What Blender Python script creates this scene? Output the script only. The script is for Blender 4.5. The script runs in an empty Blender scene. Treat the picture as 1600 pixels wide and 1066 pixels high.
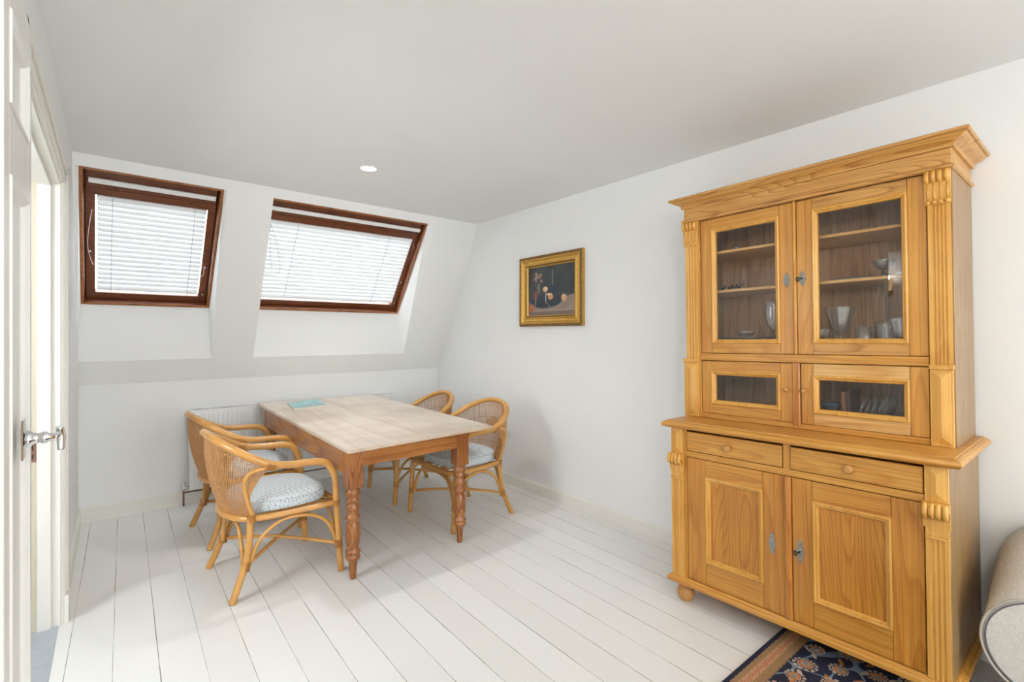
import bpy, bmesh, math, random
from mathutils import Vector, Matrix
R = math.radians
random.seed(7)
scene = bpy.context.scene
col = scene.collection

# ------------------------------------------------------------------ camera
H = 1.37
cam_d = bpy.data.cameras.new('camera')
cam = bpy.data.objects.new('camera', cam_d); col.objects.link(cam)
cam_d.sensor_width = 36.0
cam_d.lens = 770.0 * 36.0 / 1600.0
cam_d.shift_y = -9.0 / 1600.0
cam_d.clip_start = 0.02
cam.location = (0, 0, H)
cam.rotation_euler = (R(90), 0, -R(39.07))
scene.camera = cam

# ------------------------------------------------------------------ world, light, exposure
scene.view_settings.view_transform = 'Standard'
scene.view_settings.look = 'None'
scene.view_settings.gamma = 1
scene.view_settings.use_curve_mapping = False
scene.view_settings.exposure = 0.60
w = bpy.data.worlds.new('sky'); scene.world = w; w.use_nodes = True
wn = w.node_tree.nodes; wl = w.node_tree.links
wn['Background'].inputs[0].default_value = (0.86, 0.93, 1.0, 1)
wn['Background'].inputs[1].default_value = 7.5
scene.cycles.use_denoising = True
scene.cycles.max_bounces = 10
scene.cycles.diffuse_bounces = 5
scene.cycles.glossy_bounces = 4
scene.cycles.transmission_bounces = 6
scene.cycles.transparent_max_bounces = 12
scene.cycles.sample_clamp_indirect = 6.0
scene.cycles.caustics_reflective = False
scene.cycles.caustics_refractive = False

def area_light(name, loc, rot, sx, sy, power, color):
    l = bpy.data.lights.new(name, 'AREA'); l.shape = 'RECTANGLE'; l.size = sx; l.size_y = sy
    l.energy = power; l.color = color
    o = bpy.data.objects.new(name, l); col.objects.link(o)
    o.location = loc; o.rotation_euler = rot
    return o
# added fill light, shining in at two made-up windows behind the camera
YB = -5.0
area_light('added_fill_back_a', (0.55, YB - 0.12, 1.45), (R(-90), 0, R(180)), 1.15, 1.5, 20, (0.93, 0.97, 1.0))
area_light('added_fill_back_b', (2.05, YB - 0.12, 1.45), (R(-90), 0, R(180)), 1.15, 1.5, 20, (0.93, 0.97, 1.0))

# added fill light in the hall, reaching the room through the far doorway
area_light('added_fill_hall', (-1.46, 2.08, 1.62), (0, R(-90), 0), 1.1, .8, 10, (0.94, 0.97, 1.0))

# ------------------------------------------------------------------ materials
def new_mat(name):
    m = bpy.data.materials.new(name); m.use_nodes = True
    nt = m.node_tree; b = nt.nodes['Principled BSDF']
    return m, nt, b
def N(nt, t, **kw):
    n = nt.nodes.new(t)
    for k, v in kw.items():
        if k.startswith('i_'):
            n.inputs[k[2:]].default_value = v
        else:
            setattr(n, k, v)
    return n
def L(nt, a, b): nt.links.new(a, b)
def simple(name, c, rough=0.5, metal=0.0, noise=0.0, scale=20, bump=0.0, bscale=60, coat=0.0):
    m, nt, b = new_mat(name)
    b.inputs['Roughness'].default_value = rough
    b.inputs['Metallic'].default_value = metal
    b.inputs['Coat Weight'].default_value = coat
    tc = N(nt, 'ShaderNodeTexCoord')
    nz = N(nt, 'ShaderNodeTexNoise'); nz.inputs['Scale'].default_value = scale; nz.inputs['Detail'].default_value = 4
    L(nt, tc.outputs['Object'], nz.inputs['Vector'])
    mx = N(nt, 'ShaderNodeMix', data_type='RGBA')
    L(nt, nz.outputs['Fac'], mx.inputs['Factor'])
    mx.inputs[6].default_value = tuple(max(0, x * (1 - noise)) for x in c) + (1,)
    mx.inputs[7].default_value = tuple(min(1, x * (1 + noise)) for x in c) + (1,)
    L(nt, mx.outputs[2], b.inputs['Base Color'])
    if bump:
        bn = N(nt, 'ShaderNodeTexNoise'); bn.inputs['Scale'].default_value = bscale; bn.inputs['Detail'].default_value = 3
        L(nt, tc.outputs['Object'], bn.inputs['Vector'])
        bp = N(nt, 'ShaderNodeBump'); bp.inputs['Strength'].default_value = bump; bp.inputs['Distance'].default_value = 0.005
        L(nt, bn.outputs['Fac'], bp.inputs['Height']); L(nt, bp.outputs['Normal'], b.inputs['Normal'])
    return m

def wood(name, light, dark, axis='z', rings=16.0, across=7.0, along=0.55, rough=0.36, seed=0.0, fine=0.35, var=None, coat=0.15):
    """pine: flowing growth rings stretched along the grain, fine streaks, a few knots"""
    m, nt, b = new_mat(name)
    b.inputs['Roughness'].default_value = rough
    b.inputs['Coat Weight'].default_value = coat
    b.inputs['Coat Roughness'].default_value = 0.25
    tc = N(nt, 'ShaderNodeTexCoord')
    mp = N(nt, 'ShaderNodeMapping')
    sc = {'x': (along, across, across), 'y': (across, along, across), 'z': (across, across, along)}[axis]
    mp.inputs['Scale'].default_value = sc
    mp.inputs['Location'].default_value = (seed, seed * 1.7, seed * 0.6)
    L(nt, tc.outputs['Object'], mp.inputs['Vector'])
    n1 = N(nt, 'ShaderNodeTexNoise'); n1.inputs['Scale'].default_value = 1.0; n1.inputs['Detail'].default_value = 1.5; n1.inputs['Roughness'].default_value = 0.35
    L(nt, mp.outputs[0], n1.inputs['Vector'])
    mu = N(nt, 'ShaderNodeMath', operation='MULTIPLY'); mu.inputs[1].default_value = rings
    L(nt, n1.outputs['Fac'], mu.inputs[0])
    fr = N(nt, 'ShaderNodeMath', operation='FRACT'); L(nt, mu.outputs[0], fr.inputs[0])
    rp = N(nt, 'ShaderNodeValToRGB')
    e = rp.color_ramp.elements
    e[0].position = 0.0; e[0].color = (0, 0, 0, 1); e[1].position = 0.62; e[1].color = (0.22, 0.22, 0.22, 1)
    x = rp.color_ramp.elements.new(0.90); x.color = (1, 1, 1, 1)
    x = rp.color_ramp.elements.new(1.0); x.color = (0.0, 0.0, 0.0, 1)
    L(nt, fr.outputs[0], rp.inputs['Fac'])
    mp2 = N(nt, 'ShaderNodeMapping')
    s2 = {'x': (2, 190, 190), 'y': (190, 2, 190), 'z': (190, 190, 2)}[axis]
    mp2.inputs['Scale'].default_value = s2
    L(nt, tc.outputs['Object'], mp2.inputs['Vector'])
    n2 = N(nt, 'ShaderNodeTexNoise'); n2.inputs['Scale'].default_value = 1.0; n2.inputs['Detail'].default_value = 3
    L(nt, mp2.outputs[0], n2.inputs['Vector'])
    n3 = N(nt, 'ShaderNodeTexNoise'); n3.inputs['Scale'].default_value = 3.2; n3.inputs['Detail'].default_value = 2
    L(nt, tc.outputs['Object'], n3.inputs['Vector'])
    mx = N(nt, 'ShaderNodeMix', data_type='RGBA')
    mx.inputs[6].default_value = light + (1,); mx.inputs[7].default_value = dark + (1,)
    L(nt, rp.outputs[0], mx.inputs['Factor'])
    m2 = N(nt, 'ShaderNodeMix', data_type='RGBA', blend_type='MULTIPLY')
    r2 = N(nt, 'ShaderNodeValToRGB'); r2.color_ramp.elements[0].position = 0.3; r2.color_ramp.elements[1].position = 0.6
    k = 1 - fine
    r2.color_ramp.elements[0].color = (k, k * 0.94, k * 0.85, 1); r2.color_ramp.elements[1].color = (1, 1, 1, 1)
    L(nt, n2.outputs['Fac'], r2.inputs['Fac'])
    m2.inputs['Factor'].default_value = 0.8
    L(nt, mx.outputs[2], m2.inputs[6]); L(nt, r2.outputs[0], m2.inputs[7])
    m3 = N(nt, 'ShaderNodeMix', data_type='RGBA', blend_type='MULTIPLY')
    r3 = N(nt, 'ShaderNodeValToRGB'); r3.color_ramp.elements[0].position = 0.35; r3.color_ramp.elements[1].position = 0.65
    v = var or (0.90, 0.80, 0.66)
    r3.color_ramp.elements[0].color = v + (1,); r3.color_ramp.elements[1].color = (1, 1, 1, 1)
    L(nt, n3.outputs['Fac'], r3.inputs['Fac']); m3.inputs['Factor'].default_value = 0.8
    L(nt, m2.outputs[2], m3.inputs[6]); L(nt, r3.outputs[0], m3.inputs[7])
    L(nt, m3.outputs[2], b.inputs['Base Color'])
    bp = N(nt, 'ShaderNodeBump'); bp.inputs['Strength'].default_value = 0.12; bp.inputs['Distance'].default_value = 0.002
    L(nt, n2.outputs['Fac'], bp.inputs['Height']); L(nt, bp.outputs['Normal'], b.inputs['Normal'])
    return m

PL, PD = (0.69, 0.35, 0.07), (0.58, 0.255, 0.04)
M = {}
M['wall'] = simple('white_wall_paint', (0.835, 0.835, 0.82), 0.75, noise=0.012, scale=3, bump=0.05, bscale=90)
M['ceiling'] = simple('white_ceiling_paint', (0.84, 0.843, 0.835), 0.8, noise=0.012, scale=2, bump=0.04, bscale=80)
M['gloss_white'] = simple('cream_gloss_paint', (0.80, 0.78, 0.72), 0.38, noise=0.02, scale=6)
M['door_white'] = simple('white_door_paint', (0.82, 0.81, 0.77), 0.33, noise=0.015, scale=5)
M['pine_v'] = wood('honey_pine_upright', PL, PD, 'z')
M['pine_h'] = wood('honey_pine_across', PL, PD, 'x', seed=3.1)
M['pine_low_v'] = wood('orange_pine_door_stile', (0.64, 0.29, 0.045), (0.52, 0.20, 0.025), 'z', seed=12.1, rings=12, var=(0.86, 0.78, 0.66))
M['pine_low_h'] = wood('orange_pine_door_rail', (0.66, 0.32, 0.055), (0.54, 0.22, 0.03), 'x', seed=10.7, rings=12)
M['pine_h2'] = wood('honey_pine_frieze', (0.68, 0.38, 0.11), (0.44, 0.20, 0.045), 'x', rings=22, across=8, along=0.9, seed=5.3)
M['pine_panel'] = wood('honey_pine_panel', (0.63, 0.285, 0.038), (0.48, 0.185, 0.02), 'z', rings=26, across=6.5, along=0.7, seed=8.2)
M['pine_y'] = wood('yellow_pine_carving', (0.76, 0.42, 0.10), (0.67, 0.345, 0.07), 'z', rings=5, seed=1.4, fine=.15, var=(0.88, 0.80, 0.62))
M['pine_pale'] = wood('pale_pine_rail', (0.80, 0.50, 0.19), (0.66, 0.36, 0.10), 'x', rings=12, seed=2.2)
M['pine_red'] = wood('orange_pine_strip', (0.60, 0.26, 0.05), (0.48, 0.17, 0.025), 'z', rings=12, seed=4.4)
M['pine_side'] = wood('greyed_shaded_pine_side', (0.37, 0.23, 0.095), (0.25, 0.13, 0.045), 'z', rings=20, across=8, along=0.4, seed=6.4)  # greyed pine, darkened further to hold the shade on the cabinet side
M['pine_in'] = wood('dull_pine_inside', (0.70, 0.45, 0.25), (0.54, 0.31, 0.14), 'z', rings=10, seed=9.4, rough=0.6, coat=0)
M['pine_foot'] = simple('turned_pine_foot', (0.52, 0.255, 0.075), 0.4, noise=0.15, scale=12)
M['table_leg'] = wood('dark_waxed_pine_leg', (0.48, 0.20, 0.055), (0.24, 0.075, 0.015), 'z', rings=12, across=14, along=1.2, seed=2.9, var=(0.6, 0.45, 0.35), rough=0.33)
M['table_apron'] = wood('brown_pine_apron', (0.52, 0.24, 0.075), (0.36, 0.14, 0.035), 'y', rings=9, across=5, seed=5.9, rough=0.3, var=(0.75, 0.6, 0.5))
M['table_apron_x'] = wood('orange_pine_end_apron', (0.50, 0.22, 0.06), (0.36, 0.13, 0.03), 'x', rings=9, across=5, seed=5.2, rough=0.33, var=(0.75, 0.6, 0.5))
M['table_top'] = wood('scrubbed_pine_tabletop', (0.76, 0.66, 0.55), (0.67, 0.55, 0.43), 'y', rings=7, across=3.0, along=0.28, seed=7.7, rough=0.28, fine=0.16, var=(0.74, 0.66, 0.60), coat=0.3)
M['brown_frame'] = wood('mahogany_stained_frame', (0.17, 0.045, 0.011), (0.085, 0.022, 0.006), 'x', rings=6, across=20, along=2, rough=0.3, fine=0.3)
M['brown_edge'] = wood('light_brown_frame_edge', (0.40, 0.16, 0.05), (0.22, 0.07, 0.02), 'x', rings=6, across=20, along=2, rough=0.35, fine=0.3, seed=3)
M['rattan'] = simple('honey_rattan_cane', (0.60, 0.30, 0.075), 0.28, noise=0.22, scale=14, coat=0.3)
M['rattan_wrap'] = simple('rattan_binding', (0.50, 0.22, 0.05), 0.4, noise=0.25, scale=60, bump=0.5, bscale=240)
M['reed'] = simple('woven_reed', (0.54, 0.28, 0.11), 0.45, noise=0.3, scale=45)
M['metal_white'] = simple('white_radiator_enamel', (0.80, 0.80, 0.785), 0.35)
M['dark'] = simple('dark_gap', (0.04, 0.035, 0.03), 0.8)
M['chrome'] = simple('polished_chrome', (0.75, 0.77, 0.80), 0.12, metal=1.0)
M['pewter'] = simple('aged_pewter', (0.30, 0.29, 0.27), 0.35, metal=1.0, noise=0.2, scale=80)
M['escut'] = simple('stamped_nickel_plate', (0.36, 0.35, 0.31), 0.42, metal=0.6, noise=0.9, scale=170, bump=0.8, bscale=300)
M['iron'] = simple('black_iron', (0.03, 0.03, 0.032), 0.35, metal=0.7)
M['copper'] = simple('dull_copper_pipe', (0.28, 0.14, 0.09), 0.5, metal=0.5)
M['plastic'] = simple('white_plastic', (0.80, 0.80, 0.79), 0.3)
M['gold'] = simple('gilt_wood', (0.62, 0.36, 0.075), 0.34, metal=0.65, noise=0.25, scale=30, bump=0.25, bscale=160)
M['gold_dark'] = simple('worn_gilt_beading', (0.26, 0.15, 0.05), 0.45, metal=0.5, noise=0.8, scale=160, bump=0.9, bscale=200)
M['slat'] = None
M['cord'] = simple('grey_cord', (0.30, 0.32, 0.36), 0.7)
M['cord_white'] = simple('white_cord', (0.7, 0.68, 0.66), 0.7)
M['darkbrown'] = simple('dark_wood_leg', (0.05, 0.03, 0.02), 0.4)
M['threshold'] = simple('worn_grey_threshold', (0.42, 0.46, 0.50), 0.5, noise=0.2, scale=12)
M['page'] = simple('paper_pages', (0.7, 0.66, 0.6), 0.7)
M['porcelain'] = simple('white_porcelain', (0.82, 0.82, 0.8), 0.2)
M['navy_glass'] = simple('dark_blue_glaze', (0.03, 0.05, 0.09), 0.15)
M['grey_metal'] = simple('grey_tray_metal', (0.18, 0.18, 0.18), 0.3, metal=0.8)

def mk_slat():
    m, nt, b = new_mat('white_blind_slat')
    b.inputs['Base Color'].default_value = (0.84, 0.86, 0.87, 1); b.inputs['Roughness'].default_value = 0.4
    tr = N(nt, 'ShaderNodeBsdfTranslucent'); tr.inputs[0].default_value = (0.85, 0.90, 0.92, 1)
    mx = N(nt, 'ShaderNodeMixShader'); mx.inputs[0].default_value = 0.034
    L(nt, b.outputs[0], mx.inputs[1]); L(nt, tr.outputs[0], mx.inputs[2])
    L(nt, mx.outputs[0], nt.nodes['Material Output'].inputs[0])
    return m
M['slat'] = mk_slat()

def mk_pane(name, ior=1.5, tint=(1, 1, 1), rough=0.0, wavy=0.0, boost=1.0):
    m = bpy.data.materials.new(name); m.use_nodes = True; nt = m.node_tree
    nt.nodes.remove(nt.nodes['Principled BSDF'])
    t = N(nt, 'ShaderNodeBsdfTransparent'); t.inputs[0].default_value = tint + (1,)
    g = N(nt, 'ShaderNodeBsdfGlossy'); g.inputs['Roughness'].default_value = rough
    f = N(nt, 'ShaderNodeFresnel'); f.inputs[0].default_value = ior
    mx = N(nt, 'ShaderNodeMixShader')
    mu = N(nt, 'ShaderNodeMath', operation='MULTIPLY'); mu.inputs[1].default_value = boost; mu.use_clamp = True
    ge = N(nt, 'ShaderNodeNewGeometry')          # the far side of the sheet adds no second mirror image
    fb = N(nt, 'ShaderNodeMath', operation='SUBTRACT'); fb.inputs[0].default_value = 1.0; L(nt, ge.outputs['Backfacing'], fb.inputs[1])
    f2 = N(nt, 'ShaderNodeMath', operation='MULTIPLY'); L(nt, f.outputs[0], f2.inputs[0]); L(nt, fb.outputs[0], f2.inputs[1])
    L(nt, f2.outputs[0], mu.inputs[0]); L(nt, mu.outputs[0], mx.inputs[0])
    L(nt, t.outputs[0], mx.inputs[1]); L(nt, g.outputs[0], mx.inputs[2])
    if wavy:
        tc = N(nt, 'ShaderNodeTexCoord')
        nz = N(nt, 'ShaderNodeTexNoise'); nz.inputs['Scale'].default_value = 9; nz.inputs['Detail'].default_value = 0.5
        L(nt, tc.outputs['Object'], nz.inputs['Vector'])
        bp = N(nt, 'ShaderNodeBump'); bp.inputs['Strength'].default_value = wavy; bp.inputs['Distance'].default_value = 0.004
        L(nt, nz.outputs['Fac'], bp.inputs['Height']); L(nt, bp.outputs[0], g.inputs['Normal'])
    L(nt, mx.outputs[0], nt.nodes['Material Output'].inputs[0])
    return m
M['pane'] = mk_pane('clear_window_glass')
M['cab_pane'] = mk_pane('old_cabinet_glass', ior=1.62, tint=(0.97, 0.97, 0.97), wavy=0.10, boost=1.6)
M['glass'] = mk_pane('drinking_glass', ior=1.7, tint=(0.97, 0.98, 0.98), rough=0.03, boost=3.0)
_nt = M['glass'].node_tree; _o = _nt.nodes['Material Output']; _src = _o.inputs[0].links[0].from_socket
_d = N(_nt, 'ShaderNodeBsdfDiffuse'); _d.inputs[0].default_value = (.85, .88, .88, 1); _m = N(_nt, 'ShaderNodeMixShader'); _m.inputs[0].default_value = .035  # white diffuse share stands in for the sparkle of cut glass
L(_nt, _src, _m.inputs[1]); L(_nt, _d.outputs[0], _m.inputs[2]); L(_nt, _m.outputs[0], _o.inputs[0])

def mk_emit(name, c, s):
    m = bpy.data.materials.new(name); m.use_nodes = True; nt = m.node_tree
    nt.nodes.remove(nt.nodes['Principled BSDF'])
    e = N(nt, 'ShaderNodeEmission'); e.inputs[0].default_value = c + (1,); e.inputs[1].default_value = s
    L(nt, e.outputs[0], nt.nodes['Material Output'].inputs[0])
    return m
M['bulb'] = mk_emit('lit_lamp_glass', (1.0, 0.86, 0.66), 9.0)
M['shade_lit'] = mk_emit('glowing_glass_shade', (1.0, 0.66, 0.30), 3.0)

def mk_floor():
    m, nt, b = new_mat('white_painted_floorboards')
    tc = N(nt, 'ShaderNodeTexCoord'); sp = N(nt, 'ShaderNodeSeparateXYZ'); L(nt, tc.outputs['Object'], sp.inputs[0])
    def math_(op, a, bb=None, c=None):
        n = N(nt, 'ShaderNodeMath', operation=op)
        for i, v in enumerate((a, bb, c)):
            if v is None: continue
            if isinstance(v, (int, float)): n.inputs[i].default_value = v
            else: L(nt, v, n.inputs[i])
        return n.outputs[0]
    u = math_('SUBTRACT', sp.outputs[0], math_('MULTIPLY', sp.outputs[1], 0.0144))
    u = math_('ADD', u, 0.0353 + 1.525)       # joints every 152.5 mm
    wob = N(nt, 'ShaderNodeTexNoise'); wob.inputs['Scale'].default_value = 1.4; wob.inputs['Detail'].default_value = 5
    L(nt, tc.outputs['Object'], wob.inputs['Vector'])
    u2 = math_('ADD', u, math_('MULTIPLY', math_('SUBTRACT', wob.outputs['Fac'], 0.5), 0.006))
    q = math_('DIVIDE', u2, 0.1525)
    idx = math_('FLOOR', math_('ADD', q, 0.5))
    fr = math_('ABSOLUTE', math_('SUBTRACT', q, idx))        # 0 at a joint
    dist = math_('MULTIPLY', fr, 0.1525)
    # joint width varies from board to board and along its length
    cmb = N(nt, 'ShaderNodeCombineXYZ'); L(nt, math_('MULTIPLY', idx, 7.31), cmb.inputs[0]); L(nt, math_('MULTIPLY', sp.outputs[1], 1.6), cmb.inputs[1])
    jn = N(nt, 'ShaderNodeTexNoise'); jn.inputs['Scale'].default_value = 1.0; jn.inputs['Detail'].default_value = 4; jn.inputs['Roughness'].default_value = 0.7
    L(nt, cmb.outputs[0], jn.inputs['Vector'])
    width = N(nt, 'ShaderNodeMapRange'); width.inputs[1].default_value = 0.40; width.inputs[2].default_value = 0.62
    width.inputs[3].default_value = 0.0005; width.inputs[4].default_value = 0.0026
    L(nt, jn.outputs['Fac'], width.inputs[0])
    gap = N(nt, 'ShaderNodeMapRange'); gap.interpolation_type = 'SMOOTHSTEP'
    L(nt, dist, gap.inputs[0]); L(nt, math_('MULTIPLY', width.outputs[0], 0.5), gap.inputs[1]); L(nt, width.outputs[0], gap.inputs[2])
    gap.inputs[3].default_value = 1.0; gap.inputs[4].default_value = 0.0
    # paint: slight board-to-board tone, scuffs
    wn_ = N(nt, 'ShaderNodeTexWhiteNoise', noise_dimensions='1D'); L(nt, math_('FLOOR', q), wn_.inputs['W'])
    base = N(nt, 'ShaderNodeMix', data_type='RGBA')
    base.inputs[6].default_value = (0.80, 0.79, 0.765, 1); base.inputs[7].default_value = (0.845, 0.838, 0.818, 1)
    L(nt, wn_.outputs[0], base.inputs['Factor'])
    sc = N(nt, 'ShaderNodeTexNoise'); sc.inputs['Scale'].default_value = 9; sc.inputs['Detail'].default_value = 8; sc.inputs['Roughness'].default_value = 0.75
    L(nt, tc.outputs['Object'], sc.inputs['Vector'])
    sr = N(nt, 'ShaderNodeMapRange'); sr.inputs[1].default_value = 0.70; sr.inputs[2].default_value = 0.80; L(nt, sc.outputs['Fac'], sr.inputs[0])
    m2 = N(nt, 'ShaderNodeMix', data_type='RGBA'); L(nt, math_('MULTIPLY', sr.outputs[0], 0.5), m2.inputs['Factor'])
    L(nt, base.outputs[2], m2.inputs[6]); m2.inputs[7].default_value = (0.60, 0.55, 0.49, 1)
    m3 = N(nt, 'ShaderNodeMix', data_type='RGBA'); L(nt, math_('MULTIPLY', gap.outputs[0], 0.85), m3.inputs['Factor'])
    L(nt, m2.outputs[2], m3.inputs[6]); m3.inputs[7].default_value = (0.17, 0.155, 0.14, 1)
    L(nt, m3.outputs[2], b.inputs['Base Color'])
    b.inputs['Roughness'].default_value = 0.34
    hn = N(nt, 'ShaderNodeTexNoise'); hn.inputs['Scale'].default_value = 5; hn.inputs['Detail'].default_value = 6
    L(nt, tc.outputs['Object'], hn.inputs['Vector'])
    h = math_('SUBTRACT', math_('MULTIPLY', hn.outputs['Fac'], 0.35), gap.outputs[0])
    bp = N(nt, 'ShaderNodeBump'); bp.inputs['Strength'].default_value = 0.25; bp.inputs['Distance'].default_value = 0.003
    L(nt, h, bp.inputs['Height']); L(nt, bp.outputs[0], b.inputs['Normal'])
    return m
M['floor'] = mk_floor()

def mk_attr(name, rough=0.9, bump=0.0, bscale=300, coat=0.0):
    m, nt, b = new_mat(name)
    a = N(nt, 'ShaderNodeVertexColor'); a.layer_name = 'pattern'
    L(nt, a.outputs[0], b.inputs['Base Color']); b.inputs['Roughness'].default_value = rough
    b.inputs['Coat Weight'].default_value = coat
    if bump:
        tc = N(nt, 'ShaderNodeTexCoord')
        bn = N(nt, 'ShaderNodeTexNoise'); bn.inputs['Scale'].default_value = bscale
        L(nt, tc.outputs['Object'], bn.inputs['Vector'])
        bp = N(nt, 'ShaderNodeBump'); bp.inputs['Strength'].default_value = bump; bp.inputs['Distance'].default_value = 0.004
        L(nt, bn.outputs['Fac'], bp.inputs['Height']); L(nt, bp.outputs[0], b.inputs['Normal'])
    return m
M['rug'] = mk_attr('knotted_wool_pile', 0.95, 0.6, 350)
M['paint'] = mk_attr('oil_paint', 0.45, 0.15, 200)
M['cover'] = mk_attr('printed_magazine_cover', 0.3)

def mk_cushion():
    m, nt, b = new_mat('pale_blue_dotted_cushion')
    tc = N(nt, 'ShaderNodeTexCoord')
    v = N(nt, 'ShaderNodeTexVoronoi'); v.inputs['Scale'].default_value = 72; v.inputs['Randomness'].default_value = 0.0
    mp = N(nt, 'ShaderNodeMapping'); mp.inputs['Rotation'].default_value = (0.3, 0.2, R(45)); L(nt, tc.outputs['Object'], mp.inputs['Vector'])
    L(nt, mp.outputs[0], v.inputs['Vector'])
    r = N(nt, 'ShaderNodeMapRange'); r.inputs[1].default_value = 0.24; r.inputs[2].default_value = 0.34; r.inputs[3].default_value = 1; r.inputs[4].default_value = 0
    L(nt, v.outputs['Distance'], r.inputs[0])
    mx = N(nt, 'ShaderNodeMix', data_type='RGBA'); mx.inputs[6].default_value = (0.60, 0.655, 0.68, 1); mx.inputs[7].default_value = (0.20, 0.27, 0.31, 1)
    L(nt, r.outputs[0], mx.inputs['Factor']); L(nt, mx.outputs[2], b.inputs['Base Color'])
    b.inputs['Roughness'].default_value = 0.85
    b.inputs['Sheen Weight'].default_value = 0.2
    return m
M['cushion'] = mk_cushion()

def mk_linen():
    m, nt, b = new_mat('oatmeal_linen_weave')
    tc = N(nt, 'ShaderNodeTexCoord')
    mp = N(nt, 'ShaderNodeMapping'); mp.inputs['Scale'].default_value = (60, 60, 500); L(nt, tc.outputs['Object'], mp.inputs['Vector'])
    n1 = N(nt, 'ShaderNodeTexNoise'); n1.inputs['Scale'].default_value = 1; n1.inputs['Detail'].default_value = 3; L(nt, mp.outputs[0], n1.inputs['Vector'])
    mp2 = N(nt, 'ShaderNodeMapping'); mp2.inputs['Scale'].default_value = (40, 520, 40); L(nt, tc.outputs['Object'], mp2.inputs['Vector'])
    n2 = N(nt, 'ShaderNodeTexNoise'); n2.inputs['Scale'].default_value = 1; n2.inputs['Detail'].default_value = 3; L(nt, mp2.outputs[0], n2.inputs['Vector'])
    ad = N(nt, 'ShaderNodeMath', operation='ADD'); L(nt, n1.outputs['Fac'], ad.inputs[0]); L(nt, n2.outputs['Fac'], ad.inputs[1])
    r = N(nt, 'ShaderNodeMapRange'); r.inputs[1].default_value = 0.75; r.inputs[2].default_value = 1.25; L(nt, ad.outputs[0], r.inputs[0])
    mx = N(nt, 'ShaderNodeMix', data_type='RGBA'); mx.inputs[6].default_value = (0.64, 0.615, 0.565, 1); mx.inputs[7].default_value = (0.82, 0.80, 0.755, 1)
    L(nt, r.outputs[0], mx.inputs['Factor']); L(nt, mx.outputs[2], b.inputs['Base Color'])
    b.inputs['Roughness'].default_value = 0.9
    bp = N(nt, 'ShaderNodeBump'); bp.inputs['Strength'].default_value = 0.3; bp.inputs['Distance'].default_value = 0.002
    L(nt, ad.outputs[0], bp.inputs['Height']); L(nt, bp.outputs[0], b.inputs['Normal'])
    return m
M['linen'] = mk_linen()
M['piping'] = simple('grey_piping', (0.16, 0.165, 0.17), 0.7)
M['piping_pale'] = simple('pale_linen_piping', (0.55, 0.52, 0.46), 0.8)

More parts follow.
